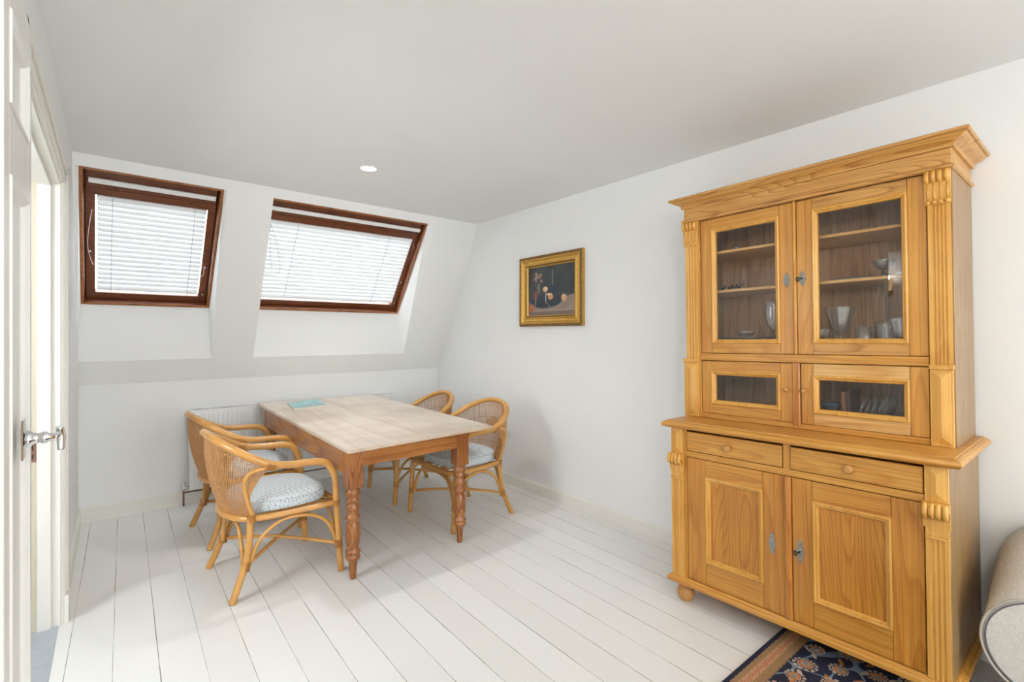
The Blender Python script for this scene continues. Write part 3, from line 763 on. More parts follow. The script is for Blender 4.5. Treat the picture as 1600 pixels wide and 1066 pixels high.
def n2(u, v):
    return sum(math.sin(a * u + b * v + c) for a, b, c in PN) / 8
def ell(u, v, cx, cy, rx, ry, soft=.12):
    d = math.hypot((u - cx) / rx, (v - cy) / ry); return max(0, min(1, (1 - d) / soft + .5))
flw = [(_r.gauss(.20, .055), _r.gauss(.80, .045), .014 + _r.random() * .012, _r.random()) for _ in range(26)]
def still(u, v):
    """u: 0 left .. 1 right as one faces the wall, v: 0 bottom .. 1 top"""
    c = mixc((.030, .036, .038), (.050, .055, .052), .5 + n2(u, v))
    tt = .30 + .22 * max(0, u - .55)
    if v < tt: c = mixc((.20, .14, .115), (.30, .22, .17), .5 + n2(u * 1.3, v * 2) + .4 * (u - .4))
    if v < .09: c = mixc(c, (.16, .11, .09), .7)
    if abs(v - .095) < .012: c = (.36, .27, .21)
    c = mixc(c, (.022, .030, .042), ell(u, v, .38, .29, .36, .15, .08))
    c = mixc(c, (.055, .085, .12), .5 * (ell(u, v, .38, .29, .36, .15, .06) - ell(u, v, .38, .30, .34, .135, .06)))
    c = mixc(c, (.02, .035, .06), ell(u, v, .57, .46, .075, .17, .1)); c = mixc(c, (.02, .035, .055), ell(u, v, .545, .70, .022, .18, .2))
    if abs(u - .545) < .008 and .6 < v < .92: c = mixc(c, (.30, .32, .28), .6)
    c = mixc(c, (.20, .19, .17), .6 * ell(u, v, .235, .56, .04, .11, .2))
    c = mixc(c, (.22, .07, .05), .8 * ell(u, v, .165, .42, .055, .09, .2)); c = mixc(c, (.30, .26, .22), .7 * ell(u, v, .165, .27, .014, .10, .3))
    for (a, b, r, s) in flw: c = mixc(c, mixc((.42, .32, .24), (.24, .10, .08), s), .75 * ell(u, v, a, b, r, r, .5))
    c = mixc(c, (.62, .38, .20), ell(u, v, .385, .53, .055, .055, .2)); c = mixc(c, (.75, .60, .42), ell(u, v, .395, .545, .028, .025, .4))
    c = mixc(c, (.62, .28, .10), ell(u, v, .50, .37, .055, .06, .2)); c = mixc(c, (.74, .52, .32), ell(u, v, .47, .42, .06, .022, .3))
    c = mixc(c, (.58, .34, .16), ell(u, v, .785, .33, .055, .07, .3)); c = mixc(c, (.70, .52, .32), .8 * ell(u, v, .775, .37, .03, .03, .4))
    c = mixc(c, (.55, .50, .44), .8 * ell(u, v, .395, .36, .010, .11, .5))
    d = abs((v - .25) + (u - .42) * 1.25); c = mixc(c, (.30, .26, .20), .8 * max(0, 1 - d / .018)) if .40 < u < .53 else c
    c = mixc(c, (.36, .13, .06), ell(u, v, .05, .16, .10, .085, .15))
    return c
iw, ih = pw - .096, ph - .096
o = grid_color('canvas', 170, 130, lambda u, v: (-.012, iw - 2 * iw * u, -ih + 2 * ih * v), still, M['paint'], t)

# ------------------------------------------------------------------ pine table
def tz(y): return .745 + (y - 2.64) * .0215
NLp, NRp, FRp, FLp = (.995, 2.635), (2.035, 2.722), (1.975, 4.61), (.965, 4.66)
t = thing('dining_table', 'worn pine farmhouse table with scrubbed top and turned legs', 'table', (1.45, 3.6, 0))
t.location = (0, 0, 0)
m = MB()
def lerp(a, b, k): return (a[0] + (b[0] - a[0]) * k, a[1] + (b[1] - a[1]) * k)
def plank(pa, pb, pc, pd, g=.0008):
    """pa,pb near edge; pc,pd far edge; slightly eased edges"""
    th = .021
    vs = []
    for (e, dz) in ((0.004, 0), (0, -.004), (0, -th + .004), (.004, -th)):
        cx = sum(p[0] for p in (pa, pb, pc, pd)) / 4; cy = sum(p[1] for p in (pa, pb, pc, pd)) / 4
        for p in (pa, pb, pc, pd):
            sx = (1 if p[0] < cx else -1) * (e * .35 + (g if abs(p[0] - 1.5) > .2 else .0016)); sy = (1 if p[1] < cy else -1) * e
            vs.append((p[0] + sx, p[1] + sy, tz(p[1]) + dz))
    fs = [(0, 1, 2, 3), (15, 14, 13, 12)]
    for i in range(3):
        for k in range(4): fs.append((i * 4 + k, i * 4 + (k + 1) % 4, (i + 1) * 4 + (k + 1) % 4, (i + 1) * 4 + k))
    m.add(vs, fs)
cuts = (0, .50, 1.0)
for a, b in zip(cuts[:-1], cuts[1:]):
    pa, pb, pc, pd = lerp(NLp, NRp, a), lerp(NLp, NRp, b), lerp(FLp, FRp, b), lerp(FLp, FRp, a)
    plank(pa, pb, pc, pd)
m.build('tabletop', M['table_top'], t)
legs = [(1.055, 2.722), (1.79, 2.755), (1.745, 4.40), (1.015, 4.41)]
def leg_prof(zb):
    k = zb / .515
    P = [(.0165, 0), (.019, .012), (.0205, .05), (.024, .10), (.037, .112), (.0405, .122), (.0405, .134), (.036, .139), (.036, .142), (.042, .149), (.042, .160), (.031, .170), (.0335, .185), (.0385, .215), (.0415, .25), (.040, .285), (.034, .318), (.030, .328), (.037, .338), (.0405, .350), (.0405, .358), (.032, .368), (.029, .376), (.036, .388), (.0395, .402), (.036, .418), (.029, .430), (.030, .436), (.037, .444), (.0385, .455), (.034, .463), (.034, .468), (.041, .476), (.043, .490), (.041, .503), (.034, .511), (.034, .518)]
    return [(r, z * k) for r, z in P]
for (x, y) in legs:
    m = MB(); top = tz(y) - .021; zb = top - .215
    m.lathe(leg_prof(zb), (x, y, 0), 20)
    m.box(x - .044, x + .044, y - .044, y + .044, zb + .004, top, b=.003)
    m.build('leg', M['table_leg'], t)
def bar(m, a, b, w, h0, h1, hb=None, mi=0):
    """apron board from a to b (outer faces), following the slope of the top"""
    d = Vector((b[0] - a[0], b[1] - a[1])).normalized(); nn = Vector((-d.y, d.x)) * w
    vs = []
    for p in (a, b):
        zt_ = tz(p[1]) - .0215
        for o_ in ((0, 0), (nn.x, nn.y)):
            for z in (zt_ - h1, zt_ - h0): vs.append((p[0] + o_[0], p[1] + o_[1], z))
    m.add(vs, [(0, 1, 3, 2), (4, 6, 7, 5), (0, 4, 5, 1), (2, 3, 7, 6), (0, 2, 6, 4), (1, 5, 7, 3)], mi)
m = MB(); bar(m, (1.012, 2.766), (.974, 4.366), -.022, 0, .135); m.build('apron', M['table_apron'], t)
m = MB(); bar(m, (1.832, 2.80), (1.787, 4.356), .022, 0, .10); m.build('apron', M['table_apron'], t)
m = MB(); bar(m, (1.099, 2.690), (1.746, 2.720), .022, 0, .092)
m.build('apron', M['table_apron_x'], t)
m = MB(); bar(m, (1.059, 4.448), (1.70, 4.438), -.022, 0, .10); m.build('apron', M['table_apron_x'], t)

# magazine lying on the table
def mag(u, v):
    c = mixc((.14, .42, .44), (.30, .58, .58), .5 + n2(u * .6, v * .6))
    if .06 < v < .42 and .30 < u < .82: c = mixc((.10, .30, .36), (.42, .50, .44), .5 + n2(u * 2, v * 2))
    if u < .12: c = (.28, .50, .50)
    return c
import itertools
def quadpt(Q, u, v, z): 
    a = lerp(Q[0], Q[1], u); b = lerp(Q[3], Q[2], u); p = lerp(a, b, v); return (p[0], p[1], tz(p[1]) + z)
MQ = [(1.115, 4.10), (1.385, 4.16), (1.42, 4.50), (1.15, 4.44)]
t = thing('magazine', 'thick turquoise covered magazine lying on the far end of the table', 'magazine')
m = MB()
vs = [quadpt(MQ, u, v, z) for z in (.001, .014) for (u, v) in ((0, 0), (1, 0), (1, 1), (0, 1))]
m.add(vs, [(0, 3, 2, 1), (4, 5, 6, 7), (0, 1, 5, 4), (1, 2, 6, 5), (2, 3, 7, 6), (3, 0, 4, 7)])
m.build('pages', M['page'], t)
grid_color('cover', 30, 30, lambda u, v: quadpt(MQ, u, v, .0155), mag, M['cover'], t)

# ------------------------------------------------------------------ rattan armchair
def make_chair(label):
    t = thing('rattan_armchair', label, 'chair', group='rattan armchairs round the dining table')
    rl, ra, rs = .0180, .0205, .0165
    # top rail: front posts, arms and back rail in one bent pole
    half = [(.285, .285, 0), (.272, .284, .20), (.258, .283, .42), (.250, .284, .54), (.226, .286, .61), (.180, .288, .650), (.10, .290, .663), (0.0, .291, .668), (-.09, .290, .684), (-.17, .280, .722), (-.245, .245, .768), (-.305, .175, .808), (-.335, .09, .832)]
    pts = half + [(-.343, 0, .840)] + [(x, -y, z) for x, y, z in reversed(half)]
    rad = [rl] * 4 + [ra] * (len(pts) - 8) + [rl] * 4
    m = MB(); m.tube(pts, rad, 10, sub=5); m.build('arm_and_top_rail', M['rattan'], t)
    # seat hoop
    hoop = [(.262, .265, .402), (.05, .262, .398), (-.12, .25, .400), (-.215, .20, .402), (-.262, .10, .403), (-.272, 0, .403)]
    hp = hoop + [(x, -y, z) for x, y, z in reversed(hoop[:-1])] + [(.272, -.15, .402), (.274, 0, .402), (.272, .15, .402)]
    m = MB(); m.tube(hp, rs, 10, closed=True, sub=5)
    for k in range(7):
        y = -.21 + .07 * k
        xb = -.262 * math.sqrt(max(.05, 1 - (y / .30) ** 2))
        m.tube([(.268, y, .405), (xb, y, .405)], .0065, 6, sub=1)
    m.build('seat_frame', M['rattan'], t)
    # back legs
    for s in (-1, 1):
        m = MB(); m.tube([(-.278, s * .268, 0), (-.245, s * .256, .08), (-.212, s * .246, .17), (-.190, s * .238, .28), (-.182, s * .232, .41)], rl, 10)
        m.build('back_leg', M['rattan'], t)
    # arches below the seat
    for s in (-1, 1):
        m = MB(); m.tube([(.268, s * .268, .15), (.250, s * .266, .22), (.205, s * .263, .305), (.12, s * .260, .358), (.01, s * .258, .372), (-.075, s * .252, .345), (-.150, s * .246, .27), (-.200, s * .240, .14)], .0105, 8)
        m.build('arched_brace', M['rattan'], t)
    for x, y0, z1 in ((.262, .262, .372), (-.215, .225, .365)):
        m = MB(); m.tube([(x, y0 - .004, .16), (x, y0 - .03, .25), (x - .004, y0 * .62, .345), (x - .004, 0, z1), (x - .004, -y0 * .62, .345), (x, -y0 + .03, .25), (x, -y0 + .004, .16)], .0105, 8)
        m.build('arched_brace', M['rattan'], t)
    for s in (-1, 1):
        m = MB(); m.tube([(-.205, s * .240, .165), (0.02, 0, .182 + s * .006), (.262, -s * .27, .165)], .0105, 8, sub=2)
        m.build('cross_stretcher', M['rattan'], t)
    # back uprights
    for s in (-1, 1):
        m = MB(); m.tube([(-.165, s * .240, .395), (-.200, s * .252, .50), (-.218, s * .262, .60), (-.195, s * .274, .652), (-.13, s * .284, .668), (-.06, s * .289, .664)], .0125, 8)
        m.build('back_upright', M['rattan'], t)
    # woven reed back
    def top(k):     # k 0..1 across the back: along the upright, then the rail
        path = [(-.10, .286, .674), (-.17, .280, .716), (-.245, .245, .762), (-.305, .175, .802), (-.335, .09, .824), (-.343, 0, .832)]
        s = k * 2
        if s > 1: s = 2 - s; sg = -1
        else: sg = 1
        f = s * 5; i = min(4, int(f)); f -= i
        p = [path[i][j] + (path[i + 1][j] - path[i][j]) * f for j in range(3)]
        return Vector((p[0], p[1] * sg, p[2]))
    def bot(k):
        path = [(-.168, .238, .405), (-.190, .215, .405), (-.215, .19, .405), (-.245, .135, .405), (-.262, .08, .405), (-.272, 0, .405)]
        s = k * 2
        if s > 1: s = 2 - s; sg = -1
        else: sg = 1
        f = s * 5; i = min(4, int(f)); f -= i
        p = [path[i][j] + (path[i + 1][j] - path[i][j]) * f for j in range(3)]
        return Vector((p[0], p[1] * sg, p[2]))
    def shell(k, h):
        a, b = bot(k), top(k)
        p = a.lerp(b, h)
        bulge = math.sin(math.pi * h) * .022
        c = Vector((0.0, 0, p.z)); d = (Vector((p.x, p.y, 0)) - Vector((-.02, 0, 0))).normalized()
        # near the side edges pull back to the curve of the upright
        e = min(1, min(k, 1 - k) / .12)
        sidepull = (1 - e) * math.sin(math.pi * h) * .055
        return p + d * bulge * e + Vector((-1, 0, 0)) * sidepull
    m = MB(); nre = 76
    for i in range(nre + 1):
        k = i / nre
        off = .0016 if i % 2 else -.0016
        P = [shell(k, j / 8) for j in range(9)]
        # diamond lattice in the middle of the back
        m.tube(P, .0026, 5, sub=1, caps=False)
    for h in (.05, .09, .24, .40, .70, .90, .94):
        pts = []
        for i in range(nre + 1):
            k = i / nre; p = shell(k, h); d = (Vector((p.x, p.y, 0)) + Vector((.02, 0, 0))).normalized()
            pts.append(p + d * (.0028 if i % 2 else -.0028))
        m.tube(pts, .0019, 4, sub=1, caps=False)
    for j in range(-6, 7):
        for sgn in (-1, 1):
            pts = []
            for q_ in range(9):
                h = .48 + .22 * q_ / 8; k = .5 + j * .016 + sgn * (q_ - 4) * .008
                if abs(k - .5) + abs(h - .59) * .8 < .13:
                    p = shell(k, h); pts.append(p + Vector((.004, 0, 0)))
            if len(pts) > 1: m.tube(pts, .0028, 5, sub=1, caps=False)
    m.build('woven_back', M['reed'], t)
    # bindings at the joints
    def wrap(p, d, r, l=.045, n=9):
        m = MB(); p = Vector(p); d = Vector(d).normalized(); pts = []
        ref = Vector((0, 0, 1)) if abs(d.z) < .8 else Vector((1, 0, 0))
        a = d.cross(ref).normalized(); b = d.cross(a)
        for k in range(n * 8 + 1):
            th = 2 * math.pi * k / 8
            pts.append(p + d * (l * (k / (n * 8) - .5)) + a * math.cos(th) * r + b * math.sin(th) * r)
        m.tube(pts, .0022, 4, sub=1); m.build('binding', M['rattan_wrap'], t)
    for s in (-1, 1):
        wrap((-.208, s * .243, .165), (.2, 0, 1), .0225, .05); wrap((.272, s * .282, .165), (-.05, 0, 1), .0215, .045)
        wrap((.256, s * .280, .402), (-.05, 0, 1), .0220, .035); wrap((-.10, s * .289, .678), (-1, 0, .25), .0245, .05)
        wrap((-.178, s * .238, .405), (-.2, 0, 1), .0205, .04)
    # seat cushion
    m = MB(); out = []
    for i in range(48):
        a = 2 * math.pi * i / 48; c, s_ = math.cos(a), math.sin(a)
        p = 3.0 if c > 0 else 2.3
        rr = 1 / (abs(c) ** p + abs(s_) ** p) ** (1 / p)
        out.append((.012 + .245 * rr * c, .249 * rr * s_))
    lay = [(0.0, .418), (.93, .418), (.985, .424), (1.0, .433), (1.0, .466), (.985, .477), (.93, .488), (.75, .502), (.45, .513), (0.0, .517)]
    vs = []
    for (k, z) in lay:
        for (x, y) in out: vs.append((.015 + (x - .015) * k, y * k, z))
    fs = []
    for i in range(len(lay) - 1):
        for k in range(48): fs.append((i * 48 + k, i * 48 + (k + 1) % 48, (i + 1) * 48 + (k + 1) % 48, (i + 1) * 48 + k))
    m.add(vs, fs, 0, True)
    cu = m.build('cushion', M['cushion'], t)
    for z in (.427, .475):
        m = MB(); m.tube([(x * 1.003, y * 1.003, z) for x, y in out], .0032, 6, closed=True, sub=1); m.build('piping', M['cushion'], cu)
    return t
ch = make_chair('rattan armchair nearest the camera, left of the table, pale blue seat cushion')
ch.location = (.735, 3.125, 0); ch.rotation_euler = (0, 0, R(3.3))
for (x, y, a, lab) in ((.740, 3.94, 4.1, 'rattan armchair left of the table, the farther one in front of the radiator'),
                       (2.10, 3.205, 183.6, 'rattan armchair right of the table, nearer one, beside the wall socket'),
                       (2.069, 3.954, 177.4, 'rattan armchair right of the table, farthest one, only its back shows above the tabletop')):
    c = copy_tree(ch); c.location = (x, y, 0); c.rotation_euler = (0, 0, R(a)); c['label'] = lab

# ------------------------------------------------------------------ pine glazed dresser
TL = R(.8)
CX_ = Matrix(((0, 1, 0, 2.275), (-math.cos(TL), 0, math.sin(TL), 1.462), (math.sin(TL), 0, math.cos(TL), 0), (0, 0, 0, 1)))
cab = thing('display_cabinet', 'tall honey pine dresser with glazed upper doors, drawers and carved pilasters', 'cabinet', xf=CX_)
# ---- lower carcass
m = MB()
m.box(0.0, .018, .004, .565, .13, .895, 1); m.box(1.082, 1.10, .004, .565, .13, .895, 1)
m.box(.018, 1.082, .548, .560, .13, .895, 0, 0); m.box(.018, 1.082, .02, .548, .128, .14, 0, 0)
m.box(.018, .082, .002, .022, .133, .895, 2); m.box(1.030, 1.082, .002, .022, .133, .895, 2)
m.box(.082, 1.030, .001, .022, .752, .781, 3); m.box(.548, .576, .001, .022, .781, .888, 2)
m.box(.082, 1.030, .012, .025, .885, .897, 3)
m.box(.082, 1.030, .03, .04, .14, .74, 0, 0)
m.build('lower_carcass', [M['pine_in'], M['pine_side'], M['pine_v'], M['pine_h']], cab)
m = MB()
m.crown(0.0, 1.10, 0.0, .565, [(0, .100), (.022, .100), (.024, .104), (.024, .118), (.020, .124), (.012, .127), (.010, .131), (.004, .134), (-.01, .134)])
m.box(0, 1.10, 0, .565, .101, .13, 0, 0)
m.build('plinth', M['pine_h'], cab)
m = MB()
m.crown(0.0, 1.10, 0.0, .57, [(-.02, .893), (.026, .893), (.034, .897), (.040, .906), (.040, .912), (.034, .920), (.022, .9255), (.018, .9255), (.017, .930), (-.02, .930)])
m.box(.0, 1.10, .0, .57, .8935, .9299, 0, 0)
m.build('countertop', M['pine_h'], cab)
# bun feet in front, square posts behind
for x, y in ((.045, .040), (1.055, .040)):
    m = MB(); fz = -x * math.tan(TL) + (.0005 if x < .5 else .0098)
    m.lathe([(.026, fz), (.034, fz + .006), (.043, fz + .028), (.044, fz + .045), (.038, fz + .066), (.028, fz + .074), (.026, fz + .080), (.030, .104)], (x, y, 0), 24)
    m.build('bun_foot', M['pine_foot'], cab)
for x in (.04, 1.06):
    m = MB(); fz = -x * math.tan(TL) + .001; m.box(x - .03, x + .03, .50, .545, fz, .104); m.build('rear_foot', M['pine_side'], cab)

def fluted(m, x0, x1, yb, yf, z0, z1, n=3):
    """pilaster strip with n rounded grooves"""
    W = x1 - x0; pts = [(x0, yb), (x0, yf)]; e = W * .16; gw = (W - 2 * e) / n
    for k in range(n):
        a = x0 + e + gw * k
        pts += [(a + gw * .12, yf), (a + gw * .25, yf + .0035), (a + gw * .5, yf + .005), (a + gw * .75, yf + .0035), (a + gw * .88, yf)]
    pts += [(x1, yf), (x1, yb)]
    m.prism(pts, z0, z1, 'z')
def corbel(m, x0, x1, yb, zt_, zb_, out, n=4, beads=True):
    """scroll bracket: row of rolls, hollow shaft, small beads at the bottom"""
    W = x1 - x0; hz = zt_ - zb_
    prof = [(yb, zt_), (yb - out * .55, zt_), (yb - out, zt_ - hz * .10), (yb - out * .95, zt_ - hz * .26), (yb - out * .5, zt_ - hz * .36), (yb - out * .34, zt_ - hz * .6), (yb - out * .30, zb_ + hz * .06), (yb - out * .30, zb_), (yb, zb_)]
    m.prism(prof, x0, x1, 'x')
    rw = W / n
    for k in range(n):
        c = x0 + rw * (k + .5)
        if not beads:
            m.tube([(c, yb - out * .75, zt_ - .002), (c, yb - out * 1.02, zt_ - hz * .20), (c, yb - out * 1.04, zt_ - hz * .42), (c, yb - out * .60, zt_ - hz * .60)], [rw * .34, rw * .50, rw * .50, rw * .3], 10, sub=4)
            continue
        m.tube([(c, yb - out * .78, zt_ - .003), (c, yb - out * 1.02, zt_ - hz * .12), (c, yb - out * .98, zt_ - hz * .25), (c, yb - out * .55, zt_ - hz * .35)], [rw * .28, rw * .47, rw * .47, rw * .3], 10, sub=4)
        m.tube([(c, yb - out * .36, zt_ - hz * .40), (c, yb - out * .30, zb_ + hz * .16)], rw * .22, 8, sub=1)
        m.lathe([(.0005, -rw * .48), (rw * .33, -rw * .34), (rw * .47, 0), (rw * .33, rw * .34), (.0005, rw * .48)], (c, yb - out * .34, zb_ + hz * .08), 10)
def facet(m, x0, x1, yb, yf, z0, z1, e=.006, d=.010):
    """raised block with pyramid-cut ends"""
    m.box(x0, x1, yf + .006, yb, z0, z1)
    xm = (x0 + x1) / 2; a, b, c, dd = (x0 + e, z0 + e), (x1 - e, z0 + e), (x1 - e, z1 - e), (x0 + e, z1 - e)
    h = (x1 - x0) * .42; y0 = yf + .006; r0, r1 = (xm, z0 + e + h), (xm, z1 - e - h)
    V = [(a[0], y0, a[1]), (b[0], y0, b[1]), (c[0], y0, c[1]), (dd[0], y0, dd[1]), (xm, yf - .001, z0 + e + h), (xm, yf - .001, z1 - e - h)]
    m.add(V, [(0, 1, 4), (1, 2, 5, 4), (2, 3, 5), (3, 0, 4, 5)])
for x0, x1 in ((-.001, .068), (1.032, 1.099)):
    m = MB()
    fluted(m, x0 + .002, x1 - .001, .003, -.012, .134, .632)
    m.box(x0, x1, -.016, .003, .632, .642); m.box(x0 + .001, x1 - .001, -.012, .003, .642, .70)
    facet(m, x0, x1, .003, -.014, .762, .892)
    p = m.build('pilaster', M['pine_y'], cab)
    m = MB(); corbel(m, x0 - .004, x1 + .004, -.006, .762, .672, .030, 4, False); m.build('corbel', M['pine_y'], p)
# ---- drawers
for x0, x1, kx in ((.085, .545, .305), (.578, 1.028, .800)):
    m = MB(); m.box(x0 + .001, x1 - .001, -.003, .014, .7845, .879, 0, .002); m.box(x0 + .01, x1 - .01, .014, .42, .79, .872, 1, 0)
    d = m.build('drawer', [M['pine_h'], M['pine_in']], cab)
    m = MB(); m.lathe([(.0085, -.003), (.0085, -.010), (.016, -.017), (.0185, -.024), (.016, -.031), (.009, -.0345), (.0004, -.0355)], (kx, 0, .830), 18, axis='y'); m.build('knob', M['pine_foot'], d)
# ---- ornamental keyhole plates
def plate_outline(hh, hw):
    P = []
    n = 40
    for i in range(n):
        a = 2 * math.pi * i / n; s_, c = math.sin(a), math.cos(a)
        v = s_ * hh; env = (1 - abs(s_) ** 1.3) * .82 + .18 * (1 - abs(s_) ** 6)
        w_ = hw * env * (1 + .16 * math.cos(i * math.pi * .5 * 1.0))
        P.append((math.copysign(w_, c) if abs(c) > 1e-6 else 0, v))
    return P
def escutcheon(parent, x, y, z, hh, hw, key=False, r=0):
    m = MB(); P = [(x + a, z + b) for a, b in plate_outline(hh, hw)]
    m.prism(P, y - .0018, y, 'y')
    for (dz, rr) in ((0, hw * .52), (hh * .48, hw * .30), (-hh * .48, hw * .30), (hh * .78, hw * .2), (-hh * .78, hw * .2)):
        m.lathe([(rr, y - .0018), (rr * .9, y - .0040), (rr * .5, y - .0036), (rr * .3, y - .0024)], (x, 0, z + dz), 12, axis='y', capt=True, capb=False)
    e = m.build('escutcheon', M['escut'], parent)
    if key:
        m = MB(); m.lathe([(.0035, y - .001), (.0035, y - .022)], (x, 0, z), 10, axis='y')
        rr = .0095
        m.tube([(x - .004 + rr * math.cos(a_) * .55 - .006, y - .026, z - .003 + rr * math.sin(a_)) for a_ in [2 * math.pi * k / 10 for k in range(10)]], .0028, 6, closed=True, sub=2)
        m.build('key', M['iron'], e)
# ---- lower doors
def panel_door(x0, x1, mx0, mx1, name_mat, key, ex):
    m = MB(); z0, z1 = .137, .7505; mz0, mz1 = .245, .668; yf = .001
    x0 += .0015; x1 -= .0012; z1 -= .002
    m.box(x0, mx0 + .0005, yf, .022, z0, z1, 0); m.box(mx1 - .0005, x1, yf, .022, z0, z1, 0)
    m.box(mx0 + .002, mx1 - .002, yf, .022, mz1 - .003, z1, 1, .001); m.box(mx0 + .002, mx1 - .002, yf, .022, z0, mz0 + .003, 1, .001)
    d = m.build('door', [M['pine_low_v'], M['pine_low_h']], cab)
    m = MB(); m.box(mx0 + .016, mx1 - .016, .008, .016, mz0 + .016, mz1 - .016, 0, 0); m.build('door_panel', M['pine_panel'], d)
    m = MB(); m.ring(mx0, mx1, mz0, mz1, [(0, .001), (.001, -.004), (.005, -.007), (.010, -.006), (.013, -.001), (.017, -.002), (.021, .003), (.023, .0085)]); m.build('moulding', M['pine_y'], d)
    escutcheon(d, ex, .001, .440, .054, .0155, key)
    return d
dl = panel_door(.084, .550, .182, .459, 0, False, .4985)
m = MB(); m.prism([(.550, .004), (.550, -.003), (.554, -.010), (.560, -.0125), (.570, -.0125), (.576, -.010), (.580, -.003), (.580, .004)], .137, .7505, 'z'); m.build('centre_strip', M['pine_red'], dl)
panel_door(.581, 1.029, .661, .932, 0, True, .6125)
# ---- upper carcass
YU = .185
m = MB()
m.box(-.020, -.002, YU + .004, .566, .930, 2.0, 1); m.box(1.075, 1.093, YU + .004, .566, .930, 2.0, 1)
m.box(-.002, 1.075, .553, .562, .930, 2.0, 0, 0)
for k in range(1, 9): m.box(-.002 + .1197 * k - .0012, -.002 + .1197 * k + .0012, .5515, .5535, .930, 2.0, 0, 0)
m.box(-.002, 1.075, YU + .02, .553, 1.985, 1.999, 0, 0); m.box(-.002, 1.075, YU + .02, .553, 1.258, 1.272, 0, 0)
m.box(-.002, .064, YU + .001, YU + .022, .930, 1.99, 2); m.box(1.016, 1.075, YU + .001, YU + .022, .930, 1.99, 2)
m.box(.064, 1.016, YU - .005, YU + .02, 1.236, 1.2725, 3); m.box(.064, 1.016, YU - .001, YU + .02, .931, .955, 3)
m.box(.530, .552, YU + .03, .553, .955, 1.236, 0, 0)
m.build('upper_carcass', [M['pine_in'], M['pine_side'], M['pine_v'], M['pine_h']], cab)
m = MB()
m.box(-.020, 1.093, YU - .014, .566, 1.992, 2.070)
m.crown(-.020, 1.093, YU - .014, .567, [(-.006, 1.984), (.004, 1.984), (.010, 1.989), (.011, 1.995), (.004, 2.002), (0, 2.003)])
m.build('frieze', M['pine_h2'], cab)
m = MB()
m.crown(-.020, 1.093, YU - .014, .567, [(0, 2.062), (.009, 2.062), (.012, 2.066), (.012, 2.071), (.009, 2.073), (.013, 2.078), (.022, 2.082), (.034, 2.087), (.044, 2.094), (.049, 2.099), (.049, 2.101), (.056, 2.101), (.060, 2.104), (.061, 2.110), (.058, 2.114), (0.0, 2.114)])
m.box(-.018, 1.091, YU - .012, .565, 2.070, 2.1139, 0, 0)
m.build('cornice', M['pine_h2'], cab)
for x0, x1, s in ((-.019, .060, -1), (1.017, 1.090, 1)):
    m = MB()
    fluted(m, x0 + .004, x1 - .003, YU + .003, YU - .012, 1.24, 1.868, 3 if s < 0 else 4)
    bx0, bx1 = (x0 - .014, x1 - .006) if s < 0 else (x0, x1)
    m.box(bx0, bx1, YU - .020, YU + .003, 1.225, 1.243); m.box(bx0 + .002, bx1 - .002, YU - .014, YU + .003, .9305, 1.225)
    facet(m, bx0 + .010, bx1 - .010, YU - .006, YU - .022, .945, 1.215, .001)
    p = m.build('pilaster', M['pine_y'], cab)
    m = MB(); corbel(m, x0 - .004, x1 + .001, YU - .008, 1.984, 1.855, .026, 4); m.build('corbel', M['pine_y'], p)
# shelves
for z in (1.607, 1.815):
    m = MB(); m.box(0, 1.073, YU + .045, .552, z - .014, z, 0, .002); m.build('shelf', M['pine_pale'], cab)
# ---- glazed doors
def glazed(x0, x1, z0, z1, mx0, mx1, mz0, mz1, rails, knobx=None, ex=None, key=False):
    m = MB(); yf = YU + .001; yb = YU + .022
    x0 += .0015; z1 -= .002; z0 += .001
    m.box(x0, mx0 + .0005, yf, yb, z0, z1, 0); m.box(mx1 - .0005, x1, yf, yb, z0, z1, 0)
    m.box(mx0 + .002, mx1 - .002, yf, yb, mz1 - .003, z1, 1, .001); m.box(mx0 + .002, mx1 - .002, yf, yb, z0, mz0 + .003, 1, .001)
    d = m.build('glazed_door', [M['pine_v'], rails], cab)
    m = MB(); m.ring(mx0, mx1, mz0, mz1, [(0, YU + .001), (.001, YU - .005), (.006, YU - .008), (.011, YU - .006), (.014, YU - .001), (.019, YU + .001), (.022, YU + .006), (.022, YU + .022)]); m.build('moulding', M['pine_y'], d)
    m = MB(); m.box(mx0 + .015, mx1 - .015, YU + .012, YU + .0145, mz0 + .015, mz1 - .015, 0, 0); m.build('glass_pane', M['cab_pane'], d)
    if knobx:
        m = MB(); m.lathe([(.005, YU + .001), (.005, YU - .006), (.009, YU - .010), (.0105, YU - .014), (.008, YU - .019), (.0003, YU - .0205)], (knobx, 0, 1.108), 14, axis='y'); m.build('knob', M['pine_foot'], d)
    if ex: escutcheon(d, ex, YU + .001, 1.622, .037, .0155, key)
    return d
d = glazed(.067, .530, 1.274, 1.984, .127, .470, 1.324, 1.932, M['pine_h'], ex=.5015)
m = MB(); m.prism([(.530, YU + .003), (.530, YU - .003), (.533, YU - .008), (.537, YU - .009), (.541, YU - .008), (.544, YU - .003), (.544, YU + .003)], 1.274, 1.984, 'z'); m.build('centre_strip', M['pine_v'], d)
glazed(.545, 1.015, 1.274, 1.984, .610, .956, 1.323, 1.932, M['pine_h2'], ex=.5685, key=True)
d = glazed(.066, .521, .956, 1.234, .119, .467, 1.006, 1.181, M['pine_h'], knobx=.494)
m = MB(); m.prism([(.521, YU + .003), (.521, YU - .004), (.525, YU - .009), (.549, YU - .009), (.553, YU - .004), (.553, YU + .003)], .946, 1.234, 'z'); m.build('centre_strip', M['pine_red'], d)
glazed(.555, 1.014, .956, 1.234, .605, .956, 1.007, 1.181, M['pine_pale'], knobx=.569)

